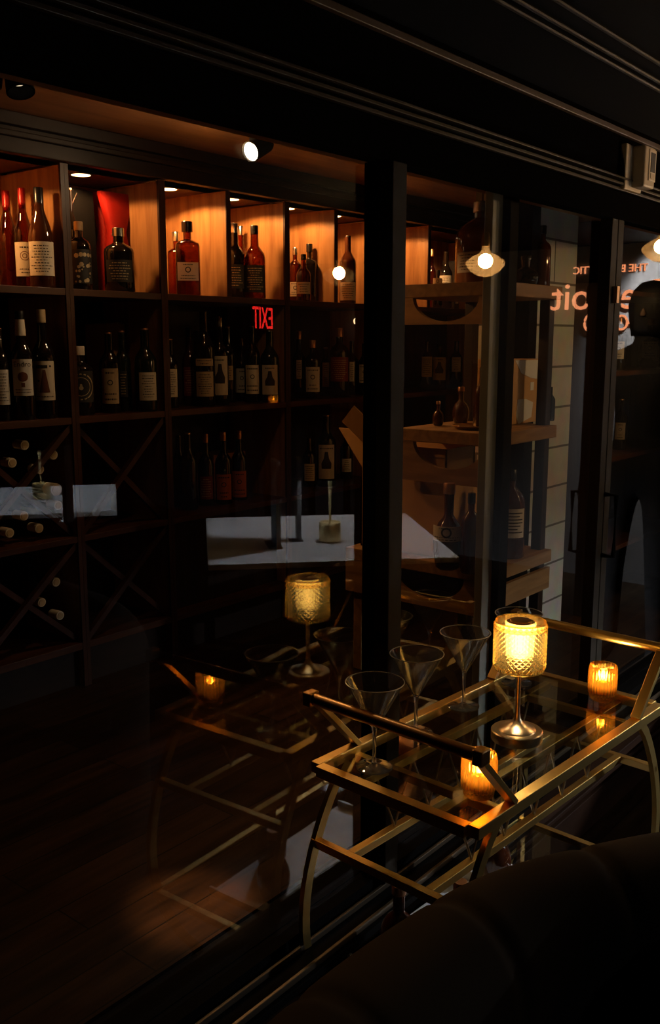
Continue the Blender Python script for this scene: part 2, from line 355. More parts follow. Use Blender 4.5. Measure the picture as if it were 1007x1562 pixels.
# ================================================================== BACK BAR SHELVING
BAYS = [(1.56, 2.005, None), (2.005, 2.43, None), (2.43, 3.127, 2.775), (3.127, 3.87, 3.462), (3.87, 5.0, 4.235)]
ZT, Z2, Z3, ZB = 1.812, 1.372, .947, .553
blab = ['wine shelving bay at the left edge with a crossed rack full of corked bottles', 'wine shelving bay with the empty crossed rack right of the corked bottles',
        'double shelving bay holding orange-labelled bottles on its third shelf', 'shelving bay behind the reflected white table and card box flap', 'shelving bay at the far right partly hidden by the rustic display stand']
for i, (a, b, mid) in enumerate(BAYS):
    t = thing('shelving_bay', blab[i], 'shelving', (a, YB, ZF), 0, 'built-in bar shelving bays')
    def P(m, nm, mat, parent=t, **kw): return m.build(nm, mat, parent, world=True, **kw)
    e = .0125
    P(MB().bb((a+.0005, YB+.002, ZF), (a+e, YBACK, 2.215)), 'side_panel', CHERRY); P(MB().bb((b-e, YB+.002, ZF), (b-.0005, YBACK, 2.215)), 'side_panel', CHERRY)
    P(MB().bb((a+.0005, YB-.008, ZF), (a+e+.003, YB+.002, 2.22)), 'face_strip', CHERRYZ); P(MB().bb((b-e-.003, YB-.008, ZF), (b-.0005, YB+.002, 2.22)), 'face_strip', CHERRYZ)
    P(MB().bb((a+.001, YBACK, ZT-.02), (b-.001, YBACK+.012, 2.22)), 'back_panel', CHERRY); P(MB().bb((a+.001, YBACK, ZF), (b-.001, YBACK+.012, ZT-.02)), 'back_panel', DARKW)  # lower backs near black: the shade of the unlit rows is in the colour
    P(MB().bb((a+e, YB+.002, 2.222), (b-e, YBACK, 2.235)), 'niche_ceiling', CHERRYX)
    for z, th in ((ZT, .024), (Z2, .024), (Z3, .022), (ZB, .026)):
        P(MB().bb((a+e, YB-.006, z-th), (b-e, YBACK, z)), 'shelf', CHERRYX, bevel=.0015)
    P(MB().bb((a+.001, YB+.03, ZF), (b-.001, YB+.045, ZB-.026)), 'plinth', CORN)
    if mid:
        P(MB().bb((mid-.011, YB-.004, ZT), (mid+.011, YBACK, 2.222)), 'divider', CHERRY); P(MB().bb((mid-.012, YB-.008, ZT), (mid+.012, YB-.004, 2.22)), 'face_strip', CHERRYZ)
    if i < 2:
        for z0, z1 in ((Z3, Z2-.024), (ZB, Z3-.022)):
            P(MB().bar((a+e, YB+.012, z0+.005), (b-e, YB+.012, z1-.005), .02, .022, (0, 1, 0)), 'brace', CHERRYZ)
            P(MB().bar((a+e, YB+.034, z1-.005), (b-e, YB+.034, z0+.005), .02, .022, (0, 1, 0)), 'brace', CHERRYZ)
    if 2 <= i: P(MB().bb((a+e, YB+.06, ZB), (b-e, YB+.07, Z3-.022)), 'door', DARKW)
    cells = [(a, b)] if not mid else [(a, mid), (mid, b)]
    for j, (c0, c1) in enumerate(cells):
        lx = c0 + (.17 if i < 2 else .155); ly = 1.68
        if i == 0: lx = c0+.13
        P(MB().lathe([(.034, -.004), (.040, -.004), (.040, .0), (.034, .0), (.034, -.004)], 20, (lx, ly, 2.222), open_ends=True), 'downlight_ring', GOLDCAP, smooth=True)
        P(MB().lathe([(.033, -.003), (.033, -.001)], 20, (lx, ly, 2.222)), 'downlight', emit('downlight_glow', (1, .72, .40), 9), smooth=True)
        pw = {0: 1.0, 1: .75, 2: 1.15, 3: .8, 4: .8}[i]
        lamp('niche_light', 'SPOT', (lx, ly, 2.205), P_NICHE*pw, AMB, .02, 156, .10)
# cornice in front of the top of the bays
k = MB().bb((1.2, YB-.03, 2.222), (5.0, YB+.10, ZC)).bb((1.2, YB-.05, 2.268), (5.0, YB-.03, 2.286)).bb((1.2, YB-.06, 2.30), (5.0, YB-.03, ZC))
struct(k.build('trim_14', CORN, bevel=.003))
struct(MB().bb((1.2, YB-.02, ZF), (1.56, YBACK, 2.222)).build('wall_shelf_end', CORN))

# ================================================================== BOTTLES
def profile(kind, r, H):
    n = r*.38
    if kind == 'wine': return [(r*.9, 0), (r, .006), (r, .60*H), (r*.93, .65*H), (r*.7, .70*H), (n*1.15, .755*H), (n, .79*H), (n*.95, H*.985)], n*.95, .82*H
    if kind == 'cognac': return [(r*.9, 0), (r, .006), (r, .46*H), (r*.94, .54*H), (r*.74, .64*H), (r*.52, .72*H), (n, .78*H), (n*.92, H*.985)], n*.98, .80*H
    if kind == 'whiskey': n = r*.34; return [(r*.92, 0), (r, .005), (r, .62*H), (r*.96, .67*H), (r*.8, .715*H), (r*.5, .75*H), (n, .78*H), (n, H*.985)], n*1.15, .87*H
    if kind == 'square': n = r*.33; return [(r*.93, 0), (r, .005), (r, .66*H), (r*.95, .70*H), (r*.7, .735*H), (n, .76*H), (n, H*.985)], n*1.4, .86*H
    if kind == 'round': n = r*.30; return [(r*.6, 0), (r*.82, .03*H), (r*.98, .2*H), (r, .32*H), (r*.93, .43*H), (r*.7, .54*H), (r*.42, .60*H), (n, .64*H), (n*1.1, H*.9)], n*1.3, .88*H
    if kind == 'jug': n = r*.30; return [(r*.93, 0), (r, .01*H), (r, .55*H), (r*.95, .64*H), (r*.8, .71*H), (r*.5, .77*H), (n, .81*H), (n, .985*H)], n*1.2, .88*H
    if kind == 'spirit': n = r*.40; return [(r*.92, 0), (r, .005), (r, .56*H), (r*.9, .62*H), (r*.66, .67*H), (n, .72*H), (n*.85, .985*H)], n*.95, .88*H
def bottle(x, y, z, H, r, kind, body, cap, label=None, desc='', group=None, name='bottle', neck=None, phi=None):
    """label: list of (z0, z1, half angle deg, paper, print)"""
    t = thing(name, desc, 'bottle', (x, y, z), 0, group)
    pr, cr, cz = profile(kind, r, H)
    if phi is None: phi = math.atan2(CAM.y-y, CAM.x-x)
    fr = None
    if kind == 'square':
        def fr(th, zz):
            if zz > .70*H: return 1
            c, s_ = abs(math.cos(th-phi)), abs(math.sin(th-phi)); return (c**5 + s_**5)**(-1/5)
    bo = MB().lathe(pr, 32, (0, 0, 0), fr).build('bottle_body', body, t, True, ang=50)
    MB().lathe([(cr, cz), (cr, H-.002), (cr*.92, H)], 20).build('cap', CAPS[cap], t, True)
    if neck:
        MB().lathe([(pr[-2][0]*1.12+.001, neck[0]), (pr[-1][0]*1.1+.001, neck[1])], 20, open_ends=True).build('neck_label', PAPER[neck[2]], t, True)
    for L in (label or []):
        z0, z1, ha, pap, style = L[:5]; off = math.radians(L[5]) if len(L) > 5 else 0
        a = math.radians(ha); ph = phi + off; rr = r*1.012
        if kind == 'square':
            # flat panel on the face
            fl = MB().box((0, 0, 0), (.001, 2*r*.86, z1-z0)); m = rot('Z', ph)
            fl.v = [m @ (p + Vector((r*1.002, 0, (z0+z1)/2))) for p in fl.v]; lo = fl.build('label', PAPER[pap], t)
            bend = lambda u, v: m @ Vector((r*1.002+.0011, u, v))
        else:
            lo = MB().arc_sheet(rr, z0, z1, ph-a, ph+a).build('label', PAPER[pap], t, True)
            bend = lambda u, v: Vector(((rr+.0011)*math.cos(ph+u/rr), (rr+.0011)*math.sin(ph+u/rr), v))
        W = (rr*min(a, 1.2) if kind != 'square' else r*.8); hz = z1-z0; zc = (z0+z1)/2
        ink = MB(); ink2 = MB()
        def strip(m_, u0, u1, v0, v1, n=5):
            q = [bend(u0+(u1-u0)*i/n, v) for i in range(n+1) for v in (v0, v1)]
            m_.add(q, [[2*i, 2*i+2, 2*i+3, 2*i+1] for i in range(n)])
        def fill(m_, poly, rows=10, n=6):
            v0 = min(p[1] for p in poly)+1e-6; v1 = max(p[1] for p in poly)-1e-6; ls = []
            for i in range(rows+1):
                v = v0+(v1-v0)*i/rows; xs = []
                for (ua, va), (ub, vb) in zip(poly, poly[1:]+poly[:1]):
                    if (va <= v < vb) or (vb <= v < va): xs.append(ua+(ub-ua)*(v-va)/(vb-va))
                ls.append((min(xs), max(xs), v))
            q = [bend(a_+(b_-a_)*j/n, v) for a_, b_, v in ls for j in range(n+1)]
            m_.add(q, [[i*(n+1)+j, i*(n+1)+j+1, (i+1)*(n+1)+j+1, (i+1)*(n+1)+j] for i in range(rows) for j in range(n)])
        def disc(m_, cu, cv, ra, rb=0, n=20):
            if rb == 0: fill(m_, [(cu+ra*math.cos(2*PI*i/n), cv+ra*math.sin(2*PI*i/n)) for i in range(n)])
            else:
                m_.add([bend(cu+q*math.cos(2*PI*i/n), cv+q*math.sin(2*PI*i/n)) for i in range(n) for q in (ra, rb)], [[2*i, 2*((i+1) % n), 2*((i+1) % n)+1, 2*i+1] for i in range(n)])
        def words(m_, s, size, cv, cu=0):
            tm = text_mb(s, size, 0.0); m_.add([bend((p.x+cu), p.y+cv) + Vector((math.cos(ph), math.sin(ph), 0))*.0004 for p in tm.v], tm.f)
        def lines(v0, v1, n):
            for i in range(n):
                v = v1 - (i+.5)*(v1-v0)/n; wd = W*random.uniform(.35, .8); u = -wd
                while u < wd:
                    l_ = random.uniform(.05, .22)*W; strip(ink, u, min(u+l_, wd), v-.16*(v1-v0)/n, v+.16*(v1-v0)/n, 2); u += l_ + .06*W
        if style == 'lines': lines(z0+hz*.08, z1-hz*.08, max(2, int(hz/.011)))
        elif style == 'swirl':
            disc(ink2, 0, zc+.10*hz, W*.42, W*.36); disc(ink2, 0, zc+.10*hz, W*.22, W*.16); lines(z0+hz*.06, z0+hz*.26, 2); lines(z1-hz*.22, z1-hz*.08, 1)
        elif style == 'ball':
            words(ink, 'Endro', hz*.20, z1-hz*.14); disc(ink2, 0, zc+hz*.02, W*.46); strip(ink2, -W*.16, W*.16, z0+hz*.24, z0+hz*.36); lines(z0+hz*.06, z0+hz*.2, 2)
        elif style == 'figure':
            fill(ink2, [(u*W, z0+hz*v) for u, v in ((-.45, .2), (.45, .2), (.2, .62), (.12, .78), (-.12, .78), (-.2, .62))])
            strip(ink, -W*.7, W*.3, z1-hz*.18, z1-hz*.10); disc(ink, W*.55, z1-hz*.13, W*.1); disc(ink, -W*.5, zc, W*.1); lines(z0+hz*.05, z0+hz*.14, 1)
        elif style == 'ring':
            disc(ink2, 0, zc, W*.98, W*.90); disc(ink2, 0, zc, W*.70, W*.66); disc(ink2, 0, zc-hz*.04, W*.16); disc(ink2, 0, zc+hz*.05, W*.09)
        elif style == 'portrait':
            lines(z1-hz*.16, z1-hz*.05, 1)
            fill(ink, [(u*W, z0+hz*v) for u, v in ((-.55, .3), (.55, .3), (.6, .46), (.3, .6), (.18, .8), (-.18, .8), (-.3, .6), (-.6, .46))])
        elif style == 'flower':
            for i in range(26):
                disc(ink2, random.uniform(-.8, .8)*W, z0+hz*random.uniform(.05, .95), W*random.uniform(.06, .2), 0, 7)
        elif style == 'mark':
            disc(ink, 0, zc+hz*.1, W*.3, W*.2); lines(z0+hz*.05, z0+hz*.35, 2); lines(z1-hz*.2, z1-hz*.05, 1)
        elif style == 'shield':
            strip(ink2, -W*.95, -W*.30, z0+hz*.12, z1-hz*.12); 
            for i in range(7):
                v = z1-hz*(.15+.11*i); strip(ink, -W*.1, W*random.uniform(.5, .9), v-.02*hz, v+.02*hz)
        dark = pap in ('black', 'red')
        if style in ('flower', 'ring'): dark = True
        if ink.v: ink.build('label_print', GOLDINK if dark else INK, lo)
        if ink2.v: ink2.build('label_art', GOLDINK if dark else BROWNINK, lo)
    return t
ROWZ = {1: ZT, 2: Z2, 3: Z3}
def shelf_bottle(px, ytop, wpx, Y, row, kind, body, cap, labels, desc, neck=None, z=None):
    z = ROWZ[row] if z is None else z
    p = at(px, ytop, Y=Y); H = p.z - z
    dist = (p - CAM).length; r = wpx/2/F*dist*.97
    def zz(y): return CAM.z + (ray(px, y)*((Y-r*.7-CAM.y)/ray(px, y).y)).z - z
    L = [(max(.004, zz(y1)), min(zz(y0), H*.9), ha, pap, st, *ex) for (y0, y1, ha, pap, st, *ex) in labels]
    nk = (zz(neck[1]), zz(neck[0]), neck[2]) if neck else None
    g = {1: 'bottles on the top shelf', 2: 'bottles on the second shelf', 3: 'bottles on the third shelf'}[row]
    return bottle(p.x, Y, z, H, r, kind, body, cap, L, desc, g, neck=nk)
sb = shelf_bottle
# top row
sb(8, 291, 30, 1.80, 1, 'cognac', WH, 'red', [], 'amber bottle with red foil cap, leftmost in the lit top left niche')
sb(32, 287, 28, 1.705, 1, 'cognac', WH, 'red', [(369, 421, 62, 'cream', 'swirl')], 'amber bottle with red foil cap and ornate cream label, middle of the top left niche')
sb(58, 286, 36, 1.595, 1, 'cognac', RG, 'black', [(368, 420, 66, 'cream', 'lines')], 'tall dark bottle with large cream text label in the top left niche')
sb(106, 287, 17, 1.72, 1, 'wine', DG, 'copper', [], 'slim bottle with copper and red neck behind the flower-printed bottle')
sb(119, 338, 33, 1.61, 1, 'whiskey', DG, 'cork', [(380, 432, 60, 'black', 'flower', 20)], 'black bottle printed with pale flowers beside the black gift bag')
sb(180, 348, 44, 1.62, 1, 'whiskey', DG, 'silver', [(396, 430, 55, 'black', 'lines')], 'stout black bottle in front of the red velvet gift bags')
sb(285, 338, 36, 1.625, 1, 'square', WH, 'black', [(400, 428, 50, 'cream', 'mark')], 'square amber whiskey bottle with beige label and black stopper, alone in its niche')
sb(268, 354, 26, 1.76, 1, 'square', WHL, 'silver', [], 'smaller amber bottle half hidden behind the square whiskey bottle')
sb(357, 341, 31, 1.66, 1, 'spirit', DG, 'silver', [(403, 440, 58, 'black', 'lines')], 'dark bottle with black label left of the red whiskey bottle')
sb(367, 345, 24, 1.755, 1, 'spirit', WHL, 'silver', [], 'amber bottle behind the two black-labelled bottles')
sb(388, 344, 32, 1.62, 1, 'spirit', WH, 'black', [(404, 446, 62, 'black', 'lines')], 'red whiskey bottle with black label and long black neck')
sb(450, 378, 21, 1.725, 1, 'whiskey', WH, 'silver', [(430, 452, 55, 'cream', 'mark')], 'small amber bottle with cream label at the left of the third niche pair')
sb(463, 388, 22, 1.585, 1, 'spirit', WHL, 'black', [(430, 448, 60, 'cream', 'lines')], 'short amber bottle with yellowed label in front of the fluted dark bottle')
sb(472, 372, 21, 1.665, 1, 'square', DG, 'black', [], 'square dark bottle with big black stopper right of the short amber bottle')
sb(531, 360, 25, 1.64, 1, 'wine', RG, 'black', [(430, 458, 62, 'cream', 'lines')], 'wine bottle with cream label and black capsule next to the narrow post')
sb(647, 398, 17, 1.64, 1, 'whiskey', DG, 'black', [(420, 434, 55, 'cream', 'mark')], 'small dark bottle with tan label, leftmost above the stand top board')
sb(659, 380, 16, 1.76, 1, 'spirit', WHL, 'copper', [], 'tall pale amber bottle at the back behind the small dark bottles')
sb(668, 412, 16, 1.63, 1, 'whiskey', DG, 'black', [(424, 436, 55, 'tan', 'mark')], 'low dark bottle between the pale amber and the red-necked bottle')
sb(681, 384, 21, 1.68, 1, 'wine', DG, 'black', [(420, 436, 55, 'white', 'lines')], 'black bottle with white label right of the low dark bottle')
# second row
sb(-3, 500, 26, 1.63, 2, 'wine', DG, 'copper', [(564, 618, 55, 'white', 'lines')], 'bottle with grey printed label cut by the left edge of the second shelf')
sb(29, 474, 33, 1.60, 2, 'spirit', DG, 'black', [(548, 604, 55, 'white', 'ball')], 'bottle with white label showing a brown ball and paper collar on the neck', neck=(487, 512, 'cream'))
sb(62, 472, 34, 1.60, 2, 'spirit', DG, 'cork', [(551, 611, 56, 'cream', 'figure')], 'cork-stoppered bottle with framed tower picture label')
sb(90, 517, 22, 1.74, 2, 'wine', DG, 'copper', [(571, 604, 50, 'tan', 'mark')], 'dim bottle with small tan label behind the tower label bottle')
sb(105, 505, 24, 1.80, 2, 'spirit', DG, 'red', [], 'dark bottle with red cap at the back left of the ring label bottle')
sb(121, 528, 38, 1.63, 2, 'whiskey', DG, 'cream', [(566, 614, 60, 'black', 'ring')], 'round-shouldered black bottle with gold ring emblem and cream stopper')
sb(165, 507, 31, 1.64, 2, 'wine', DG, 'copper', [(562, 616, 50, 'tan', 'mark')], 'dark bottle with tan label in the middle of the second shelf')
sb(185, 505, 25, 1.66, 2, 'wine', GG, 'copper', [(566, 606, 30, 'black', 'lines')], 'unlit green bottle left of the card box on the second shelf')
sb(220, 501, 34, 1.595, 2, 'wine', GG, 'copper', [(568, 611, 48, 'cream', 'lines', 12)], 'dark wine bottle with cream label beside the upright on the second shelf')
sb(259, 517, 24, 1.66, 2, 'wine', DG, 'copper', [(563, 606, 50, 'cream', 'lines')], 'bottle with narrow cream label just right of the second upright')
sb(288, 500, 24, 1.73, 2, 'spirit', RG, 'black', [(560, 604, 50, 'red', 'lines')], 'brown bottle with gold scroll lettering between two cream labels')
sb(310, 474, 33, 1.63, 2, 'wine', DG, 'silver', [(567, 605, 50, 'tan', 'lines'), (547, 558, 50, 'tan', 'lines')], 'tall bottle with two stacked tan labels')
sb(334, 482, 27, 1.63, 2, 'spirit', DG, 'silver', [(543, 603, 55, 'cream', 'portrait')], 'bottle with tall white label showing a dark robed figure')
sb(347, 498, 22, 1.74, 2, 'wine', DG, 'copper', [(558, 580, 40, 'tan', 'lines')], 'dim bottle behind the robed figure label')
sb(368, 516, 22, 1.76, 2, 'spirit', DG, 'silver', [(562, 599, 50, 'white', 'mark')], 'bottle with small white label left of the tan chequered label')
sb(384, 497, 25, 1.66, 2, 'wine', DG, 'copper', [(557, 601, 52, 'cream', 'mark')], 'bottle with cream emblem label under the red exit reflection')
sb(411, 504, 29, 1.60, 2, 'wine', GG, 'silver', [(557, 602, 52, 'cream', 'portrait')], 'wine bottle with cream landscape label right of the emblem label')
sb(456, 505, 21, 1.70, 2, 'spirit', DG, 'copper', [(549, 578, 22, 'white', 'lines')], 'bottle with thin white strip label in the third bay second shelf')
sb(477, 519, 25, 1.63, 2, 'whiskey', DG, 'copper', [(560, 598, 55, 'white', 'mark')], 'bottle with white emblem label in the third bay second shelf')
sb(497, 530, 20, 1.72, 2, 'wine', DG, 'cream', [(553, 590, 30, 'tan', 'lines')], 'dim bottle with sliver of tan label left of the red-brown label')
sb(518, 500, 31, 1.64, 2, 'whiskey', DG, 'copper', [(545, 582, 58, 'red', 'lines')], 'broad dark bottle with red-brown label in the third bay')
sb(537, 520, 20, 1.70, 2, 'wine', DG, 'black', [(552, 582, 20, 'white', 'lines')], 'slender dark bottle right of the red-brown label')
sb(556, 524, 20, 1.64, 2, 'wine', DG, 'black', [(556, 584, 50, 'white', 'mark')], 'bottle with small white label next to the glass post')
sb(652, 520, 20, 1.64, 2, 'wine', DG, 'black', [(544, 575, 50, 'tan', 'lines')], 'dim bottle with brown label below the stand top board')
sb(671, 525, 23, 1.63, 2, 'spirit', DG, 'black', [(545, 580, 55, 'tan', 'portrait')], 'bottle with tan picture label below the stand top board')
sb(697, 520, 20, 1.66, 2, 'wine', DG, 'black', [(545, 567, 40, 'cream', 'lines')], 'dim bottle with cream label right of the tan picture label')
# third row
sb(272, 664, 24, 1.74, 3, 'wine', DG, 'black', [], 'black bottle at the back left of the third shelf')
sb(286, 660, 28, 1.66, 3, 'wine', DG, 'copper', [], 'unlabelled dark bottle with copper neck on the third shelf')
sb(313, 662, 25, 1.68, 3, 'spirit', DG, 'copper', [(727, 762, 50, 'red', 'lines')], 'dark bottle with deep red label on the third shelf')
sb(340, 659, 27, 1.65, 3, 'spirit', DG, 'copper', [(724, 763, 55, 'orange', 'mark')], 'dark bottle with orange label, left of the orange-labelled pair')
sb(364, 657, 25, 1.67, 3, 'spirit', DG, 'copper', [(719, 759, 55, 'orange', 'mark')], 'dark bottle with orange label, right of the orange-labelled pair')
sb(472, 668, 22, 1.68, 3, 'wine', DG, 'black', [(708, 734, 45, 'cream', 'lines')], 'dim bottle with pale label left of the figure label on the third shelf')
sb(498, 633, 31, 1.63, 3, 'wine', DG, 'copper', [(679, 731, 50, 'white', 'portrait')], 'tall bottle with white figure label above the brass table lamp reflection')
sb(529, 655, 20, 1.70, 3, 'wine', DG, 'cream', [(700, 720, 45, 'white', 'lines')], 'small dim bottle behind the card box flap')
# things between the bottles
p = at(128, 291, Y=1.78)
g = thing('gift_bag', 'tall black gift bag behind the flower-printed bottle', 'gift bag', (p.x-.02, 1.80, ZT))
q = MB().add([(-.062, -.03, 0), (.062, -.03, 0), (.062, .03, 0), (-.062, .03, 0), (-.060, -.02, .375), (0, -.026, .38), (.06, -.02, .372), (.06, .02, .372), (-.06, .02, .375)],
  [[0, 1, 6, 5, 4], [1, 2, 7, 6], [2, 3, 8, 7], [3, 0, 4, 8], [3, 2, 1, 0], [4, 5, 6, 7, 8]]).build('bag_body', BLKBAG, g)
MB().tube([(-.02, -.03, .36), (-.055, -.033, .30), (-.06, -.033, .26)], .002).build('cord', SILVER, g)
for px, w0, yy, nm in ((156, .045, 1.855, 'narrow red velvet gift bag, left of the pair'), (176, .080, 1.735, 'wide red velvet gift bag with tied cord, right of the pair')):
    p = at(px, 295, Y=yy); hh = p.z - ZT
    g = thing('gift_bag', nm, 'gift bag', (p.x, yy, ZT))
    w1 = w0*.72
    m = MB(); sec = [(0, w1*.9, .026), (.35, w1, .03), (.62, w1*.62, .024), (.70, w1*.75, .026), (.97, w0, .02), (1, w0*1.02, .016)]
    vs = []; fs = []
    for zf, a, b in sec:
        for j in range(16):
            t_ = 2*PI*j/16; vs.append((a*(abs(math.cos(t_))**.6)*math.copysign(1, math.cos(t_)), b*(abs(math.sin(t_))**.6)*math.copysign(1, math.sin(t_)), zf*hh))
    for i in range(len(sec)-1):
        for j in range(16): k_ = (j+1) % 16; fs.append([i*16+j, i*16+k_, (i+1)*16+k_, (i+1)*16+j])
    fs += [list(range(16))[::-1], [80+j for j in range(16)]]
    m.add(vs, fs).build('bag_body', REDBAG, g, True)
    if w0 > .06: MB().tube([(-.03, -.032, .62*hh), (-.06, -.045, .58*hh), (-.045, -.05, .50*hh), (-.02, -.04, .55*hh), (-.02, -.04, .45*hh)], .0022).build('cord', GOLDCAP, g)
p = at(695, 398, Y=1.75); MBo = MB().box((0, 0, (p.z-ZT)/2), (.05, .09, p.z-ZT)); g = thing('gift_box', 'narrow black box standing right of the small top shelf bottles', 'box', (p.x, 1.78, ZT))
MBo.build('carton', BLKP, g, bevel=.002); MB().box((0, -.0455, .06), (.03, .001, .04)).build('label', TAN, g)
# pale card box standing upright at the second upright
p = at(240, 492, Y=1.78); g = thing('card_box', 'upright brown card box beside the second upright on the second shelf', 'box', (2.36, 1.82, Z2))
MB().box((0, 0, .165), (.085, .14, .33)).build('carton', KRAFT, g, bevel=.003); MB().box((0, -.01, .332), (.02, .15, .003)).build('tape', WHITEP, g)
g = thing('card_box', 'brown card box behind the orange-labelled bottles', 'box', (2.955, 1.80, Z3))
MB().box((0, 0, .10), (.20, .12, .20)).build('carton', KRAFT, g, bevel=.003); MB().box((0, -.061, .12), (.06, .001, .04)).build('label', ORANGE, g)
# corked bottles lying in the crossed rack
cork_lab = ['upper left, beneath the shelf edge', 'left end just above the crossing', 'right of the upper brace', 'lit one at top right corner', 'dusty broad one beside the upright', 'below the dusty broad one by the upright', 'just below the crossing', 'bottom left of the upper rack', 'low centre of the upper rack', 'highest in the lower rack', 'middle one in the lower rack', 'lowest in the lower rack']
for i, (px, py) in enumerate([(38, 679), (19, 706), (61, 716), (82, 694), (86, 747), (89, 771), (37, 787), (15, 813), (60, 806), (86, 888), (64, 919), (92, 939)]):
    p = at(px, py, Y=1.585); rn = .0225 if i == 4 else .0165
    t = thing('wine_bottle', 'corked wine bottle lying in the crossed rack, ' + cork_lab[i], 'bottle', (p.x, 1.585, p.z), 0, 'bottles lying in the crossed wine rack')
    m = rot('X', -PI/2)
    R_ = .027
    bd = MB().lathe([(rn*.9, .05), (rn, .09), (R_*.8, .12), (R_, .145), (R_, .30), (R_*.85, .31)], 20).xf(m).build('bottle_body', DG, t, True)
    MB().lathe([(rn*.72, .0), (rn*.98, .0), (rn, .004), (rn*.96, .052)], 20).xf(m).build('capsule', CREAM if i != 4 else TAN, t, True)
    MB().lathe([(rn*.70, -.002), (rn*.70, .002)], 14).xf(m).build('cork', CORK, t, True)
# little tealight-like bottle glint stays natural; track lights on the wine room ceiling
def track(x, y, z, to, lab, pw, col=WARM, spot=60, deep=False):
    t = thing('track_spotlight', lab, 'spotlight', (x, y, z))
    dv = (Vector(to) - Vector((x, y, z))).normalized(); q = dv.to_track_quat('Z', 'Y').to_matrix()
    MB().bb((-.012, -.02, 0), (.012, .02, ZC-z)).build('bracket', BLACK, t)
    MB().lathe([(.022, -.07), (.026, -.06), (.030, -.01), (.034, .03), (.034, .036), (.030, .036), (.028, .0), (.0, -.002)], 24).xf(q).build('lamp_head', BLACK, t, True)
    MB().lathe([(.0295, .024), (.0295, .028), (.0, .036)] if not deep else [(.0, .004), (.02, .004), (.02, .008), (.0, .01)], 20).xf(q).build('lens', emit('spot_lens', (1, .82, .58), 45) if not deep else emit('recessed_lens', (1, .8, .5), 1.2), t, True)
    lamp('spot_light', 'SPOT', Vector((x, y, z)) + dv*.05, pw, col, .03, spot, .7, to)
track(2.40, 1.03, 2.262, (1.35, .95, 1.80), 'glowing round track spotlight on the wood ceiling', P_SPOT, (1, .64, .34), 150)
lamp('spot_spill', 'POINT', (2.345, 1.05, 2.262), 1.6, (1, .62, .3), .02)
track(1.40, .87, 2.255, (1.30, .215, ZF), 'black track spotlight at the upper left corner', 230, (1, .55, .26), 10, True)
track(1.325, .87, 2.262, (1.0, 1.2, ZF), 'second black track spotlight cut by the upper left corner', 1.0, (1, .66, .34), 20, True)
struct(MB().bb((1.1, .86, ZC-.012), (1.5, .885, ZC)).build('trim_15', BLACK))

# ================================================================== RUSTIC DISPLAY STAND
st = thing('display_stand', 'rustic wooden three-shelf display stand full of bottles behind the glass', 'stand', (2.75, .30, ZF))
def SP(m, nm, mat, **kw): return m.build(nm, mat, st, world=True, **kw)
X0, X1, Y0, Y1 = 2.75, 3.20, .30, .68
for z in (.868, 1.333, 1.825):
    SP(MB().bb((X0-.005, Y0-.005, z-.045), (X1, Y1 if z > .9 else .92, z)), 'shelf', OAK, bevel=.003)
for x in (X1-.045,):
    for y in (Y0+.02, Y1-.05): SP(MB().bb((x, y, ZF), (x+.04, y+.04, 1.825-.045)), 'post', DARKW, bevel=.003)
SP(MB().bb((X0+.02, .86, ZF), (X0+.06, .90, .823)), 'post', OAK, bevel=.003)
SP(MB().bb((X0+.012, Y0+.012, ZF), (X0+.045, Y0+.045, .82)), 'post', OAK, bevel=.003)
def side_board(z_top, z_bot, yc, rad, nm='side_board', Y1=Y1):
    pts = [(Y0+.0, z_top), (Y0+.0, z_bot), (Y1, z_bot), (Y1, z_top)]
    arc = [(yc + rad*math.cos(a), z_top - rad*.62*math.sin(a)) for a in [PI*i/24 for i in range(25)]]
    poly = pts + arc
    n = len(poly); vs = [(X0-.004, y, z) for y, z in poly] + [(X0+.016, y, z) for y, z in poly]
    fs = [list(range(n)), [n+i for i in range(n)][::-1]] + [[i, (i+1) % n, n+(i+1) % n, n+i] for i in range(n)]
    return SP(MB().add(vs, fs), nm, OAKY)
side_board(1.780, 1.690, .50, .13); side_board(1.288, 1.16, .48, .14)
SP(MB().bb((X0-.004, Y0, 1.150), (X0+.016, Y1, 1.1599)), 'side_rail', OAKY)
side_board(.823, .70, .55, .15, Y1=.92)
SP(MB().bb((X0+.02, Y0, .72), (X1, Y0+.015, .80)), 'front_apron', OAK)
SP(MB().bb((X0+.02, Y0, 1.72), (X0+.09, Y0+.015, 1.78)), 'front_apron', OAK)
# dark iron post between stand and pier
struct(MB().bb((3.27, .46, ZF), (3.335, .53, 2.18)).build('trim_16', BLACK))
struct(MB().bb((2.6, .52, 2.18), (3.9, .58, 2.235)).build('trim_17', FASCIA))
# what stands on it
def stand_b(px, ytop, wpx, Y, z, kind, body, cap, labels, desc):
    p = at(px, ytop, Y=Y); H = p.z - z; r = wpx/2/F*(p-CAM).length*.97
    def zz(y): return (at(px, y, Y=Y-r*.7)).z - z
    return bottle(p.x, Y, z, H, r, kind, body, cap, [(max(.004, zz(l[1])), zz(l[0]), *l[2:]) for l in labels], desc, 'bottles on the rustic stand')
stand_b(737, 308, 78, .52, 1.826, 'jug', pm('amber_jug_glass', (.20, .075, .02), .08, 0, .6), 'silver', [(382, 414, 30, 'white', 'lines', -32)], 'giant brown glass jug with silver collar on the stand top')
stand_b(829, 344, 26, .46, 1.826, 'whiskey', RG, 'black', [], 'tall dark bottle on the stand top against the white blocks')
stand_b(803, 390, 40, .42, 1.826, 'round', DG, 'black', [], 'low round dark bottle on the stand top')
stand_b(686, 737, 48, .43, .869, 'round', RG, 'copper', [(805, 828, 66, 'cream', 'mark', -8)], 'round brown bottle with banded cream label on the bottom stand shelf')
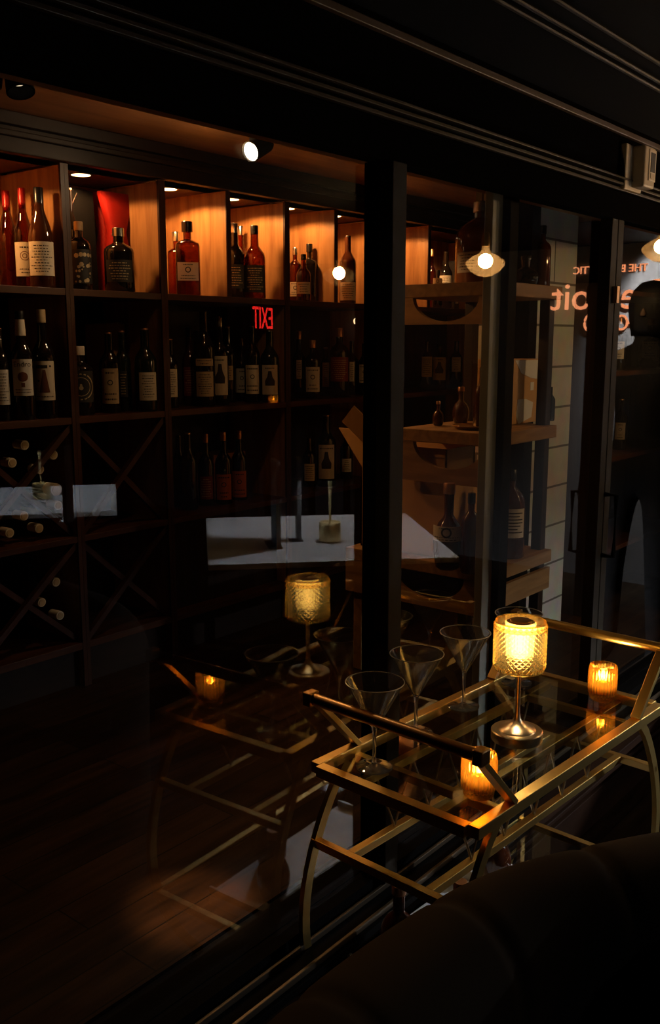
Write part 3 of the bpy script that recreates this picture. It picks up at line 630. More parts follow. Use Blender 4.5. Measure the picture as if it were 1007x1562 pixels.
stand_b(720, 752, 31, .345, .869, 'whiskey', RG, 'black', [], 'unlabelled red-brown bottle right of the round bottle')
stand_b(781, 716, 46, .36, .869, 'jug', RG, 'black', [(778, 822, 66, 'cream', 'shield', -4)], 'big round-shouldered bottle with cream text label on the bottom stand shelf')
stand_b(737, 560, 26, .46, 1.334, 'spirit', RG, 'black', [], 'red-brown bottle on the middle stand shelf behind the grey frame')
stand_b(704, 590, 26, .60, 1.334, 'round', RG, 'copper', [], 'small squat bottle on the middle stand shelf')
stand_b(669, 612, 18, .62, 1.334, 'round', RG, 'copper', [], 'tiny decanter with metal spout on the middle stand shelf')
stand_b(841, 590, 14, .40, 1.334, 'wine', GG, 'black', [], 'slim green bottle at the right end of the middle stand shelf')
g = thing('card_box', 'kraft box with torn white paper label on the middle stand shelf', 'box', (at(803, 570, Y=.42).x, .49, 1.334))
MB().box((0, 0, .118), (.23, .14, .236)).build('carton', KRAFT, g, bevel=.003)
m = MB()
def patch(m, pts, y): m.add([(x, y, z) for x, z in pts] + [(x, y+.001, z) for x, z in pts], [list(range(len(pts))), list(range(len(pts), 2*len(pts)))[::-1]] + [[i, (i+1) % len(pts), len(pts)+(i+1) % len(pts), len(pts)+i] for i in range(len(pts))])
patch(m, [(-.09, .232), (.105, .232), (.105, .16), (.04, .165), (-.04, .185)], -.0715); patch(m, [(-.05, .0), (.05, .02), (.06, .075), (.0, .09), (-.06, .09), (-.07, .03)], -.0715)
patch(m, [(.035, .12), (.06, .12), (.062, .15), (.033, .15)], -.0715)
m.build('paper_label', WHITEP, g)
g = thing('card_box', 'flat kraft panel box behind the big cream-labelled bottle', 'box', (3.08, .57, .869))
MB().box((0, 0, .145), (.17, .06, .29)).build('carton', KRAFT, g, bevel=.003); MB().bb((-.085, -.032, .282), (.085, .03, .296)).build('lid', KRAFT, g, bevel=.002)
g = thing('dish', 'flat dark tasting tray on the middle stand shelf', 'tray', (2.88, .44, 1.334))
MB().lathe([(.0, 0), (.075, 0), (.09, .012), (.087, .013), (.073, .004), (.0, .004)], 28).build('dish_bowl', BRASSD, g, True)
# large open kraft box with raised flaps, left of the stand
g = thing('open_card_box', 'large open kraft card box with raised flaps standing left of the stand', 'box', (2.62, .66, .87))
def GP(m, nm, mat=KRAFT, **kw): return m.build(nm, mat, g, world=True, **kw)
bx0, bx1, by0, by1, bz0, bz1 = 2.80, 2.985, .515, .89, .8695, 1.262
GP(MB().bb((bx0, by0, bz0), (bx1, by1, bz0+.006)).bb((bx0, by0, bz0), (bx0+.006, by1, bz1)).bb((bx1-.006, by0, bz0), (bx1, by1, bz1)).bb((bx0, by0, bz0), (bx1, by0+.006, bz1)).bb((bx0, by1-.006, bz0), (bx1, by1, bz1)), 'carton')
GP(MB().bar((bx0-.003, by1-.10, bz1-.012), (bx0-.055, by1+.02, bz1+.11), .10, .005, (1, 0, .4)), 'flap')
GP(MB().add([(bx0-.01, by1-.02, bz1+.05), (bx0-.01, by1+.10, bz1+.05), (bx0-.01, by1-.02, bz1-.10)] + [(bx0-.004, by1-.02, bz1+.05), (bx0-.004, by1+.10, bz1+.05), (bx0-.004, by1-.02, bz1-.10)], [[0, 1, 2], [5, 4, 3], [0, 3, 4, 1], [1, 4, 5, 2], [2, 5, 3, 0]]), 'flap')
GP(MB().bb((bx0-.004, by1-.09, bz1-.10), (bx0+.004, by1-.05, bz1+.10)), 'flap')
GP(MB().bb((bx0-.002, by0+.0, bz1-.035), (bx0, by0+.30, bz1-.030)), 'crease', BRASSD)

# far right behind the door: dark rack with three bottles
rk = thing('bottle_rack', 'dark bottle rack seen dimly through the door glass', 'rack', (3.98, .42, ZF))
MB().bb((0, 0, 0), (.03, .3, 1.5)).build('side_panel', DARKW, rk); MB().bb((.97, 0, 0), (1.0, .3, 1.5)).build('side_panel', DARKW, rk)
for z in (.30, .72, 1.10, 1.45): MB().bb((.03, 0, z), (.97, .3, z+.02)).build('shelf', CHERRYX, rk)
MB().bb((0, .3, 0), (1.0, .315, 1.5)).build('back_panel', DARKW, rk)
RZ = ZF+1.12
for px, yt, wd, lab, pap, kd, zz_ in ((992, 575, 30, 'dark round bottle with six-sided tan label behind the door', 'tan', 'round', RZ), (944, 590, 22, 'dim clear-topped bottle at the left of the dark rack', 'cream', 'whiskey', RZ), (945, 735, 20, 'dim bottle with pale label on the middle level of the dark rack', 'tan', 'wine', ZF+.74)):
    p = at(px, yt, Y=.52); H = max(.2, p.z-zz_); r = wd/2/F*(p-CAM).length
    bottle(max(p.x, 4.05), .53, zz_, .24, r, kd, DG, 'copper', [(.05, .13, 42, pap, 'mark')], lab, 'bottles behind the door')

# ================================================================== BAR CART
CA = math.radians(-3.2)
cart = thing('bar_cart', 'brass bar cart with glass top and bowed legs standing beside the partition', 'bar cart', (1.815, -.26, 0), CA)
LX, LY, ZC_ = .405, .198, .76
HX = .252
def CP(m, nm, mat=BRASS, **kw): return m.build(nm, mat, cart, **kw)
fw, fh = .024, .024
for sy in (-1, 1): CP(MB().bb((-LX, sy*LY-fw/2, ZC_-fh), (LX, sy*LY+fw/2, ZC_)), 'top_rail', bevel=.0012)
for sx in (-1, 1): CP(MB().bb((sx*LX-fw/2, -LY+fw/2, ZC_-fh), (sx*LX+fw/2, LY-fw/2, ZC_)), 'top_rail', bevel=.0012)
CP(MB().bb((-LX+fw/2, -LY+fw/2, ZC_-.006), (LX-fw/2, LY-fw/2, ZC_-.003)), 'glass_top', SHELFG)
CP(MB().bb((-LX+.012, .10-.009, ZC_-.034), (LX-.012, .10+.009, ZC_-.016)).bb((-LX+.012, -.10-.009, ZC_-.034), (LX-.012, -.10+.009, ZC_-.016)), 'under_frame', BRASS, bevel=.001)
for sx in (-1, 1): CP(MB().bb((sx*(HX+.03)-.009, -LY+.012, ZC_-.034), (sx*(HX+.03)+.009, LY-.012, ZC_-.016)), 'cross_bar', BRASS, bevel=.001)
# handles
for sx in (-1, 1):
    top = Vector((sx*(LX+.0), 0, .90)); 
    for sy in (-1, 1):
        a = Vector((sx*(HX+.02), sy*LY, ZC_)); b = Vector((sx*(LX-.005), sy*LY, .893))
        CP(MB().bar(a, b, .024, .012, (-sx, 0, .8)), 'handle_bracket', bevel=.001)
    CP(MB().tube([(sx*LX, -LY-.014, .90), (sx*LX, LY+.014, .90)], .0125, 12), 'handle', BRASSD if sx < 0 else BRASS, smooth=True)
    for sy in (-1, 1): CP(MB().box((sx*LX, sy*(LY+.012), .90), (.030, .022, .030)), 'handle_cap', BRASSD, bevel=.003)
# bowed legs: one arc per corner
def bow(sx, sy):
    pts = []
    for i in range(21):
        t_ = i/20; z = ZC_-fh - t_*(ZC_-fh-.06); x = sx*(HX+.06 + .145*math.sin(PI*min(1, t_*1.02))**.8 - .02*t_)
        pts.append((x, sy*(LY-.006), z))
    return pts
for sx in (-1, 1):
    for sy in (-1, 1):
        lg = CP(MB().sweep(bow(sx, sy), [(-.011, -.006), (.011, -.006), (.011, .006), (-.011, .006)], (0, 1, 0)), 'leg', BRASS, smooth=True, ang=30)
        e = bow(sx, sy)[-1]
        w_ = MB().lathe([(.010, -.011), (.030, -.011), (.031, -.006), (.031, .006), (.030, .011), (.010, .011)], 20).xf(rot('X', PI/2)); w_.v = [p + Vector((e[0], e[1], .031)) for p in w_.v]
        w_.build('wheel', BLACK, lg, True)
# end bars, lower rails and zigzag rods
def legx(z):
    t_ = (ZC_-fh-z)/(ZC_-fh-.06); return HX+.06+.145*math.sin(PI*min(1, t_*1.02))**.8-.02*t_
ZL = .585
for sx in (-1, 1):
    CP(MB().bb((sx*legx(ZL)-.009, -LY+.0, ZL-.009), (sx*legx(ZL)+.009, LY, ZL+.009)), 'end_bar', BRASS, bevel=.001)
for sy in (-1, 1):
    CP(MB().bb((-legx(ZL)+.009, sy*.10-.009, ZL-.009), (legx(ZL)-.009, sy*.10+.009, ZL+.009)), 'lower_rail', BRASS, bevel=.001)
    for i in range(10):
        xa = -.32 + .062*i; xb = xa + .062; up_ = i % 2 == 1
        a = (xa, sy*.10, ZL+.008 if up_ else ZC_-.034); b = (xb, sy*.10, ZC_-.034 if up_ else ZL+.008)
        CP(MB().tube([a, b], .0028, 6), 'zigzag_rod', BRASSL)
ZS = .31
for sx in (-1, 1): CP(MB().bb((sx*legx(ZS)-.009, -LY+.0, ZS-.02), (sx*legx(ZS)+.009, LY, ZS-.002)), 'lower_shelf_bar', BRASS, bevel=.001)
for sy in (-1, 1): CP(MB().bb((-legx(ZS)+.009, sy*LY-.009, ZS-.02), (legx(ZS)-.009, sy*LY+.009, ZS-.002)), 'lower_shelf_bar', BRASS, bevel=.001)
CP(MB().bb((-legx(ZS)+.009, -LY+.009, ZS-.012), (legx(ZS)-.009, LY-.009, ZS-.004)), 'lower_glass', SHELFG)
CM = Matrix.Translation(cart.location) @ Matrix.Rotation(CA, 4, 'Z')
def on_cart(x, y, z=ZC_-.003): return CM @ Vector((x, y, z))
# white tray with two dark bottles on the lower shelf
tp = on_cart(-.10, .03, ZS-.004)
t = thing('serving_tray', 'white serving tray on the lower shelf of the bar cart', 'tray', tp, CA)
MB().bb((-.27, -.105, 0), (.27, .105, .008)).build('tray_base', pm('white_lacquer', (.85, .86, .88), .25), t, bevel=.002)
for sx in (-1, 1): MB().bb((sx*.27-.004, -.105, .008), (sx*.27+.004, .105, .022)).build('tray_rim', MATS['white_lacquer'], t)
for x, y, lab in ((-.29, .06, 'dark squat bottle at the near end of the white tray'), (-.19, -.03, 'dark squat bottle at the sofa side of the white tray'), (.11, .07, 'dark squat bottle at the middle of the white tray')):
    p = on_cart(x, y, ZS+.0045); bottle(p.x, p.y, p.z, .17, .04, 'round', RG, 'copper', [], lab, 'bottles on the lower shelf')

# ------------------------------------------------------------------ martini glasses
def martini(p, lab):
    t = thing('martini_glass', lab, 'glass', p, 0, 'martini glasses on the cart')
    R, H, hb = .061, .187, .083
    MB().lathe([(.0, 0), (.038, 0), (.039, .0012), (.036, .0024), (.012, .0045), (.0058, .009), (.0042, .02), (.0038, .05), (.0042, .075), (.006, .086), (.0, .087)], 36).build('stem', CRYSTAL, t, True)
    MB().lathe([(.0, .086), (.006, .087), (R-.0004, H-.001), (R, H), (R-.0012, H), (.0052, .0905), (.0, .0895)], 44).build('bowl', CRYSTAL, t, True)
    MB().lathe([(R-.0012, H-.0008), (R+.0004, H-.0004), (R+.0004, H+.0006), (R-.0010, H+.0008), (R-.0012, H-.0008)], 44, open_ends=True).build('rim', pm('rim_glint', (.75, .74, .72), .15, 0, 1), t, True)  # opaque pale ring stands in for the bright glint on the edge
    return t
for px, py, lab in ((571, 1170, 'martini glass at the near corner of the cart by the handle'), (634, 1117, 'martini glass second from the near corner, behind the handle bar'), (707, 1077, 'martini glass standing nearest left of the lit lamp'), (788, 1041, 'martini glass hidden behind the lit lamp shade')):
    p = at(px, py, Z=ZC_-.003); martini(p, lab)
# ------------------------------------------------------------------ amber candle cups
def wax_mat():
    m, n, l, b, out = nt('candle_wax'); d = n.new('ShaderNodeBsdfDiffuse'); d.inputs[0].default_value = (.95, .75, .40, 1); t_ = n.new('ShaderNodeBsdfTranslucent'); t_.inputs[0].default_value = (1, .70, .28, 1)
    ms = n.new('ShaderNodeMixShader'); ms.inputs[0].default_value = .6; l.new(d.outputs[0], ms.inputs[1]); l.new(t_.outputs[0], ms.inputs[2]); n.remove(b); l.new(ms.outputs[0], out.inputs[0]); return m
WAX = wax_mat()
def candle(p, lab, s=1.0, glow=45):
    t = thing('candle_holder', lab, 'candle', p, 0, 'ribbed amber candle cups')
    fr = lambda th, z: 1 + .05*math.cos(24*th)*(1 if .012*s < z < .082*s else .2)
    o = [(.0, 0), (.026, 0), (.030, .004), (.0305, .012), (.0335, .020), (.034, .050), (.0335, .078), (.0325, .088), (.0300, .088), (.0300, .076), (.0305, .03), (.026, .018), (.0, .016)]
    MB().lathe([(r*s, z*s) for r, z in o], 132, (0, 0, 0), fr).build('glass_cup', AMBER, t, True, ang=60)
    MB().lathe([(.0, .0165*s), (.019*s, .0165*s), (.0195*s, .044*s), (.017*s, .047*s), (.0, .045*s)], 20).build('wax', WAX, t, True)
    MB().tube([(0, 0, .045*s), (0, 0, .051*s)], .0008*s, 6).build('wick', BLACK, t)
    MB().lathe([(.0, .049*s), (.0035*s, .053*s), (.0048*s, .058*s), (.003*s, .067*s), (.0, .078*s)], 12).build('flame', emit('flame', (1, .62, .18), glow), t, True)
    lamp('candle_light', 'POINT', Vector(p) + Vector((0, 0, .060*s)), P_CANDLE, (1, .60, .22), .009)
    return t
candle(at(730, 1213, Z=ZC_-.003), 'ribbed amber candle cup at the near corner of the cart, under the handle')
candle(at(918, 1066, Z=ZC_-.003), 'ribbed amber candle cup at the far end of the cart')
# ------------------------------------------------------------------ cut glass lamp
lp = at(788, 1127, Z=ZC_-.003)
t = thing('table_lamp', 'lit brass table lamp with diamond-cut amber glass shade on the cart', 'lamp', lp)
MB().lathe([(.0, 0), (.056, 0), (.057, .002), (.057, .021), (.055, .023), (.046, .023), (.0, .023)], 40).build('base', BRASSL, t, True, ang=30)
MB().lathe([(.042, .023), (.040, .026), (.026, .031), (.014, .039), (.008, .048), (.0055, .064), (.0050, .170), (.0, .170)], 32).build('stem', BRASSL, t, True)
SR, z0, z1 = .0535, .168, .272
m = MB(); NA, NR = 26, 18
def SV(a, k, rr): th = 2*PI*a/NA; return (rr*math.cos(th), rr*math.sin(th), z0 + (z1-z0)*k/NR)
for kk in range(NR-1):
    for i in range(NA):
        c = i + (.5 if kk % 2 else 0)
        b_, l_, r_, t_, pk = SV(c, kk, SR), SV(c-.5, kk+1, SR), SV(c+.5, kk+1, SR), SV(c, kk+2, SR), SV(c, kk+1, SR+.0058)
        m.add([b_, r_, t_, l_, pk], [[0, 1, 4], [1, 2, 4], [2, 3, 4], [3, 0, 4]])
zb_ = z0; zt_ = z0 + (z1-z0)*(NR)/NR
inn = MB().lathe([(SR-.0035, z0-.003), (SR-.0035, z1+.003)], 52, open_ends=True); m.add(inn.v, [f[::-1] for f in inn.f])
for za, zb2 in ((z0-.003, z0+.008), (z1-.014, z1+.003)): m.add(*(lambda q: (q.v, q.f))(MB().lathe([(SR+.0012, za), (SR+.0012, zb2)], 52, open_ends=True)))
for z_, sg in ((z0-.003, -1), (z1+.003, 1)):
    q = MB().lathe([(SR-.0035, z_), (SR+.0012, z_)], 52, open_ends=True); m.add(q.v, q.f if sg < 0 else [f[::-1] for f in q.f])
MB().lathe([(SR-.0036, z1-.001), (SR-.0036, z1+.002), (.030, z1+.002), (.030, z1-.001), (SR-.0036, z1-.001)], 52, open_ends=True).build('shade_top', SHADE, t, True)
m.build('lamp_shade', SHADE, t, recalc=False)
MB().lathe([(.0, z1-.001), (.0235, z1-.001), (.0235, z1+.004), (.021, z1+.005), (.0, z1+.005)], 28).build('touch_button', BRASSD, t, True)
MB().lathe([(.0235, z1-.001), (.031, z1-.001), (.031, z1+.0005), (.0235, z1+.0005), (.0235, z1-.001)], 28, open_ends=True).build('button_ring', BRASSL, t, True)
MB().lathe([(.0, z0-.001), (.006, z0-.001), (.006, z1-.0845), (.0, z1-.0845)], 14).build('lamp_post', BRASSL, t, True)
MB().lathe([(.0, z1-.084), (.024, z1-.083), (.031, z1-.076), (.034, z1-.012), (.0, z1-.004)], 32).build('lamp_bulb', emit('led', (1, .82, .52), 15), t, True)
lamp('shade_light', 'POINT', lp + Vector((0, 0, z1-.098)), P_CARTLAMP, (1, .76, .44), .006)

# ================================================================== VELVET SOFA
sp = [(.30, -.70), (.55, -.62), (.78, -.59), (1.0, -.595), (1.2, -.63), (1.38, -.72), (1.54, -.83), (1.70, -.99), (1.80, -1.2), (1.84, -1.5)]
def cat(P_, n):
    out = []
    for i in range(len(P_)-1):
        p0, p1, p2, p3 = [Vector(P_[max(0, min(len(P_)-1, i+k_))]) for k_ in (-1, 0, 1, 2)]
        for j in range(n):
            t_ = j/n; out.append(.5*((2*p1) + (p2-p0)*t_ + (2*p0-5*p1+4*p2-p3)*t_*t_ + (3*p1-p0-3*p2+p3)*t_**3))
    out.append(Vector(P_[-1])); return out
crest = cat(sp, 16); L_ = [0]
for a, b in zip(crest, crest[1:]): L_.append(L_[-1] + (b-a).length)
sofa = thing('sofa', 'black velvet channel-back sofa with rounded top in the lower right foreground', 'sofa', (1.0, -.75, 0))
ZS_ = .825
prof = [(-.12, .10), (-.12, .45), (-.105, .60)] + [(-.0 + .105*math.cos(a), ZS_-.105+.105*math.sin(a)) for a in [PI - PI*i/14 for i in range(15)]] + [(.10, .55), (.09, .10)]
vs = []; fs = []
for i, p in enumerate(crest):
    d = (crest[min(i+1, len(crest)-1)] - crest[max(i-1, 0)]).normalized(); nrm = Vector((-d.y, d.x))
    ph = (L_[i] % .27)/.27; dent = .006*math.exp(-((min(ph, 1-ph))/.04)**2)
    for a, z in prof:
        k_ = 1 if z > .45 else .3
        aa = a*(1-dent*k_*5); zz = z - (dent if z > .6 else 0)
        vs.append((p.x + nrm.x*aa, p.y + nrm.y*aa, zz))
n = len(prof)
for i in range(len(crest)-1):
    for j in range(n-1): fs.append([i*n+j, (i+1)*n+j, (i+1)*n+j+1, i*n+j+1])
    fs.append([i*n+n-1, (i+1)*n+n-1, (i+1)*n, i*n])
fs += [list(range(n)), [(len(crest)-1)*n+j for j in range(n)][::-1]]
MB().add(vs, fs).build('backrest', VELVET, sofa, True, world=True, ang=80)
seat = MB(); pts = [(p.x, p.y) for p in crest[8::6]]
inner = [(.55, -1.15), (.95, -1.12), (1.2, -1.2), (1.34, -1.4)]
off = []
for i in range(8, len(crest), 6):
    d = (crest[min(i+1, len(crest)-1)] - crest[max(i-1, 0)]).normalized(); off.append((crest[i].x + d.y*.135, crest[i].y - d.x*.135))
poly = off + [(1.2, -1.5), (1.05, -1.30), (.85, -1.22), (.5, -1.25)]
nn = len(poly); seat.add([(x, y, .20) for x, y in poly] + [(x, y, .44) for x, y in poly], [list(range(nn))[::-1], list(range(nn, 2*nn))] + [[i, (i+1) % nn, nn+(i+1) % nn, nn+i] for i in range(nn)])
seat.build('seat', VELVET, sofa, world=True, bevel=.02)
for x, y in ((.6, -.72), (1.1, -.72), (1.65, -1.1), (1.15, -1.35), (.6, -1.18)): MB().lathe([(.012, 0), (.02, .11), (.02, .2)], 12, (x, y, 0)).build('foot', BLACK, sofa, True, world=True)

# ================================================================== LOUNGE SIDE
# thermostat box on the fascia
tb = at(978, 258, Y=-.075)
t = thing('thermostat', 'white wall thermostat box above the door frame', 'thermostat', (tb.x, -.04, tb.z)); t.scale = (.62, .9, .80)
PL = pm('cream_plastic', (.55, .47, .36), .45)
MB().box((-.03, -.012, 0), (.21, .024, .165)).build('back_plate', PL, t, bevel=.006)
MB().box((.01, -.045, .004), (.135, .045, .15)).build('housing', PL, t, bevel=.008)
MB().box((.03, -.069, .012), (.085, .004, .115)).build('screen_frame', pm('light_plastic', (.72, .66, .56), .4), t, bevel=.003)
MB().box((.03, -.0715, .022), (.055, .002, .07)).build('screen', BLKP, t); MB().box((.03, -.0715, -.027), (.05, .002, .02)).build('button', PL, t)
# ceiling conduits
for i, (x0_, y0_, x1_, y1_) in enumerate(((760, 0, 1007, 150), (790, 0, 1007, 128), (850, 0, 1007, 95))):
    a = at(x0_, y0_, Z=2.258); b = at(x1_, y1_, Z=2.258)
    o = MB().tube([(a.x-.6, a.y, 2.258), (b.x+2, a.y, 2.258)], .005, 8).build('ceiling_cable', pm('cable_grey', (.03, .026, .022), .5, spec=.2), None, True)
    tag(o, ('thick black cable running along the lounge ceiling, ' + ('nearest the partition', 'middle of the three', 'furthest from the partition')[i]), 'cable', 'cables along the lounge ceiling')
# pendant bulbs (met again in the glass)
def pendant(p, lab, pw):
    t = thing('pendant_light', lab, 'pendant lamp', p, 0, 'glass pendant bulbs over the lounge')
    MB().lathe([(.0, -.056), (.03, -.050), (.058, -.034), (.078, -.012), (.082, .0), (.078, .010), (.055, .028), (.026, .042), (.016, .055), (.0155, .075)], 36, open_ends=True).build('bulb_glass', EDISON, t, True)
    MB().lathe([(.0, .07), (.017, .07), (.018, .10), (.012, .125), (.0, .128)], 18).build('socket', BRASSD, t, True)
    MB().tube([(0, 0, .125), (0, 0, 2.27-p[2])], .003, 8).build('cord', BLACK, t)
    pts = [(.013*math.cos(3*PI*i/18)*(1 - i/60), .013*math.sin(3*PI*i/18), .004+.0010*i) for i in range(37)]
    MB().tube(pts, .0012, 6).build('filament', emit('filament', (1, .66, .26), 30), t, True)
    lamp('pendant_glow', 'POINT', Vector(p) + Vector((0, 0, .01)), pw, (1, .70, .40), .03)
pendant(flip(at(517, 420, Z=1.955)), 'glass pendant bulb over the lamp-lit white table', P_PEND)
pendant(flip(at(740, 402, Z=1.955)), 'glass pendant bulb between the cart and the white table', P_PEND)
pendant(flip(at(1006, 380, Z=2.02)), 'glass pendant bulb nearest the partition door', P_PEND*.35)
# white marble tables with cordless brass lamps
def table(cx, cy_, rz, size, lab):
    t = thing('cafe_table', lab, 'table', (cx, cy_, 0), rz, 'square white lounge tables')
    MB().bb((-size/2, -size/2, .725), (size/2, size/2, .75)).build('table_top', MARBLE, t, bevel=.004)
    MB().lathe([(.03, .02), (.03, .72)], 20).build('pedestal', BLACK, t, True); MB().lathe([(.25, 0), (.25, .012), (.04, .025)], 28).build('foot_plate', BLACK, t, True)
    MB().bb((-.2, -.2, .70), (.2, .2, .725)).build('top_bracket', BLACK, t)
def desk_lamp(p, lab, pw):
    t = thing('cordless_lamp', lab, 'lamp', p, 0, 'cordless brass table lamps')
    MB().lathe([(.0, 0), (.046, 0), (.049, .003), (.049, .085), (.047, .088), (.043, .085), (.043, .078), (.0, .076)], 32).build('base', pm('matt_brass', (.75, .60, .30), .42, .9), t, True, ang=40)
    MB().lathe([(.005, .076), (.0045, .12), (.007, .18), (.010, .285), (.0, .285)], 18).build('stem', MATS['matt_brass'], t, True)
    MB().lathe([(.050, .345), (.075, .285), (.077, .285), (.052, .347), (.0, .347), (.0, .345), (.050, .345)], 32).build('lamp_shade', BLACK, t, True)
    MB().lathe([(.0, .333), (.03, .333), (.03, .338), (.0, .338)], 20).build('lamp_bulb', emit('cool_led', (.95, .97, 1), 20), t, True)
    lamp('lamp_glow', 'POINT', Vector(p) + Vector((0, 0, .304)), pw, COOL, .02)
VT = flip(Vector((3.29, 1.50, 0)))
table(VT.x, VT.y, math.radians(43), 1.04, 'square white marble table carrying two black menu stands')
desk_lamp(flip(at(503, 825, Z=.75)), 'cordless brass lamp with black shade beside the menu stands', P_TABLE)
for px, wpx, lab in ((421, .155, 'wider black menu stand on the white table'), (455, .05, 'narrow black menu stand beside the lamp')):
    p = flip(at(px, 832 if px < 440 else 825, Z=.75)); t = thing('menu_stand', lab, 'menu', p, math.radians(-51+90+90))
    MB().box((0, 0, .19), (wpx, .02, .38)).build('menu_cover', BLKP, t, bevel=.002); MB().box((0, .012, .004), (wpx, .06, .008)).build('menu_foot', BLKP, t)
table(3.02, -3.45, math.radians(38), 1.0, 'square white marble table deeper in the lounge')
desk_lamp(Vector((3.10, -3.42, .75)), 'cordless brass lamp on the table deeper in the lounge', P_TABLE*.5)
for px, lab in ((105, 'black menu stand on the table deeper in the lounge'),):
    p = flip(at(px, 795, Z=.75)); t = thing('menu_stand', lab, 'menu', (p.x, p.y, .75), math.radians(140))
    MB().box((0, 0, .19), (.13, .02, .38)).build('menu_cover', BLKP, t, bevel=.002); MB().box((0, .012, .004), (.13, .06, .008)).build('menu_foot', BLKP, t)
# console with candles at the lounge end wall
p = flip(at(417, 622, X=5.7))
t = thing('console_table', 'tall dark console against the lounge end wall', 'console', (5.95, p.y, 0))
MB().bb((-.35, -.5, p.z-.03), (.2, .5, p.z)).build('console_top', BLACK, t, bevel=.003)
for sx in (-.3, .15):
    for sy in (-.45, .45): MB().bb((sx-.02, sy-.02, 0), (sx+.02, sy+.02, p.z-.03)).build('leg', BLACK, t)
candle((5.7, p.y, p.z), 'amber candle cup on the tall console by the end wall', 1.15, 150)
q = flip(at(545, 490, X=6.15)); t = thing('wall_sconce', 'small glowing wall sconce on the lounge end wall', 'sconce', (6.2, q.y, q.z))
MB().bb((-.02, -.04, -.06), (-.001, .04, .06)).build('back_plate', BRASSD, t); MB().lathe([(.0, -.028), (.022, -.02), (.03, 0), (.022, .02), (.0, .028)], 18, (-.055, 0, .0)).build('globe', emit('sconce_glow', (1, .66, .32), 14), t, True)
MB().bar((-.055, 0, -.03), (-.015, 0, -.05), .012, .012).build('arm', BRASSD, t)
# exit sign hung from the lounge ceiling
e = flip(at(398, 487, X=5.4))
t = thing('exit_sign', 'red lit exit sign hanging from the lounge ceiling', 'sign', e, 0)
vd = Vector((CAM.x-e.x, (-CAM.y)-(-0) - e.y + 0, 0))
ang = math.atan2(-e.y + 1.235*1 - 0, e.x)   # direction in which it is met through the glass
nrm = Vector((-e.x, (1.235 - e.y), 0)).normalized()
ya = math.atan2(nrm.y, nrm.x) - PI/2 + math.radians(-71)
m3 = rot('Z', ya + PI) @ rot('X', PI/2)
hb_ = MB().box((0, 0, 0), (.46, .22, .03)); hb_.xf(m3).build('housing', BLACK, t)
tm = text_mb('EXIT', .235, .004); tm.v = [m3 @ (p_ + Vector((0, 0, .018))) for p_ in tm.v]; tm.build('letters', emit('exit_red', (1, .02, .015), 6), t)
MB().tube([(0, 0, .11), (0, 0, 2.27-e.z)], .006, 8).build('hanger', BLACK, t)
# Detroit wall sign
def wall_text(body, size, y, z, mat, nm, parent, depth=.012):
    tm = text_mb(body, size, depth); m_ = Matrix(((0, 0, -1), (-1, 0, 0), (0, 1, 0)))
    tm.v = [m_ @ p_ + Vector((0, y, z)) for p_ in tm.v]; return tm.build(nm, mat, parent)
SX = 6.19
pi_ = flip(at(881, 476, X=SX)); pt = flip(at(859, 476, X=SX)); pe = flip(at(960, 473, X=SX)); ptop = flip(at(881, 432, X=SX))
t = thing('wall_sign', 'glowing copper-coloured letters reading Detroit on the lounge end wall', 'sign', (SX, 0, 0))
LETTER_GLOW = emit('glowing_letters', (1, .33, .14), 3.2)  # orange light put into the letter material as emission
zi = pi_.z; hgt = (ptop.z - pi_.z)
sz = hgt/.72
yc = (pt.y + pe.y)/2 + .08
wall_text('Detroit', sz, yc+.0, zi + hgt*.5, LETTER_GLOW, 'letters', t)
wall_text('THE BEST ATTIC', sz*.26, yc, zi + hgt*1.42, LETTER_GLOW, 'small_letters', t)
k = MB()
y_ = flip(at(946, 492, X=SX)).y; z_ = flip(at(946, 492, X=SX)).z
kl = MB().tube([(0, y_+.04*math.cos(2*PI*i/20), z_+.045*math.sin(2*PI*i/20)) for i in range(21)], .008, 6).tube([(0, y_+.04, z_), (0, y_+.20, z_)], .010, 6).tube([(0, y_+.20, z_+.02), (0, y_+.24, z_-.05), (0, y_+.17, z_-.06)], .008, 6)
kl.build('key_emblem', LETTER_GLOW, t)
y_ = flip(at(902, 493, X=SX)).y
MB().tube([(0, y_+.05*math.cos(2*PI*i/20), z_+.06*math.sin(2*PI*i/20)) for i in range(5, 16)], .008, 6).build('emblem', LETTER_GLOW, t)
lp_ = flip(at(1010, 395, X=SX-.35))
lamp('sign_wash', 'SPOT', (SX-.24, -.95, 2.24), P_SIGN, (1, .96, .90), .03, 120, .6, (SX+.04, -.9, 1.95))
t = thing('wall_washer', 'black spotlight washing the lounge end wall', 'spotlight', (SX-.25, -.95, 2.262))
MB().lathe([(.03, -.012), (.035, .008)], 18).build('lamp_head', BLACK, t, True)

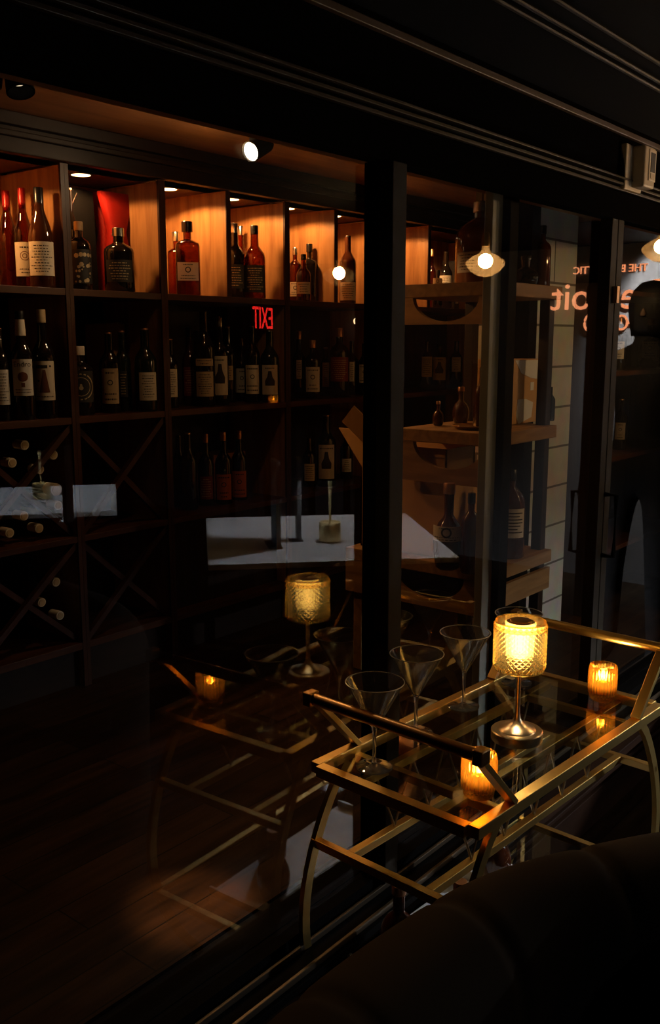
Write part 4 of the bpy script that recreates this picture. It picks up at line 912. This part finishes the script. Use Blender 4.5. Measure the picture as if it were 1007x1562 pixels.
# ------------------------------------------------------------------ standing guest in dark clothes
def person(x, y, face, Hh):
    t = thing('person', 'person in dark clothes standing in the lounge by the door', 'person', (x, y, 0), face)
    s_ = Hh/1.78
    V = []; E_ = []; R_ = []
    def n(p, r, par=None):
        V.append(Vector(p)*s_); R_.append(r*s_)
        if par is not None: E_.append((par, len(V)-1))
        return len(V)-1
    pel = n((0, 0, .95), .135); ab = n((0, 0, 1.10), .125, pel); ch = n((0, 0, 1.30), .15, ab); up = n((0, 0, 1.43), .115, ch); nk = n((0, .0, 1.52), .058, up); jw = n((.012, 0, 1.60), .072, nk); hd = n((.0, 0, 1.69), .088, jw); tp_ = n((-.005, 0, 1.745), .06, hd)
    for sy in (-1, 1):
        hp = n((0, sy*.10, .90), .095, pel); kn = n((.02, sy*.11, .50), .062, hp); an = n((0, sy*.115, .09), .042, kn); to = n((.13, sy*.125, .035), .034, an)
        sh = n((0, sy*.19, 1.42), .062, up); el = n((-.02, sy*.25, 1.13), .043, sh); wr = n((.03, sy*.25, .88), .028, el); pa = n((.045, sy*.25, .81), .030, wr)
        for i, (dx, l) in enumerate(((.03, .075), (.012, .085), (-.006, .08), (-.022, .062))):
            f1 = n((.045+dx, sy*.25, .775), .010, pa); f2 = n((.052+dx, sy*.245, .775-l*.55), .0085, f1); n((.065+dx, sy*.235, .775-l), .007, f2)
        th = n((.08, sy*.245, .81), .011, pa); n((.095, sy*.24, .77), .009, th)
    me = bpy.data.meshes.new('body'); me.from_pydata(V, E_, []); o = bpy.data.objects.new('body', me); COL.objects.link(o); o.parent = t
    md = o.modifiers.new('skin', 'SKIN'); md.use_smooth_shade = True
    for i, v in enumerate(me.skin_vertices[0].data): v.radius = (R_[i], R_[i]); v.use_root = (i == 0)
    sd = o.modifiers.new('sub', 'SUBSURF'); sd.levels = 2; sd.render_levels = 2
    me.materials.append(pm('dark_clothes', (.012, .012, .014), .85))
    hm = MB()
    for i in range(1):
        hm.lathe([(.0, .105), (.05, .095), (.085, .06), (.103, .0), (.10, -.05), (.092, -.10), (.085, -.14)], 24, (-.018, 0, 1.695), open_ends=True)
    hm.v = [p_*s_ for p_ in hm.v]; hh = hm.build('hair', pm('dark_hair', (.010, .008, .007), .6), t, True)
    sl = hh.modifiers.new('solid', 'SOLIDIFY'); sl.thickness = .006
    MB().lathe([(.0, -.02), (.011, -.014), (.013, -.004), (.006, .016), (.0, .022)], 12, (.088*s_, 0, 1.655*s_)).build('nose', pm('skin', (.25, .16, .11), .6), t, True)
pz = flip(at(992, 434, Y=.48))
person(pz.x, pz.y, PI, pz.z - .0)
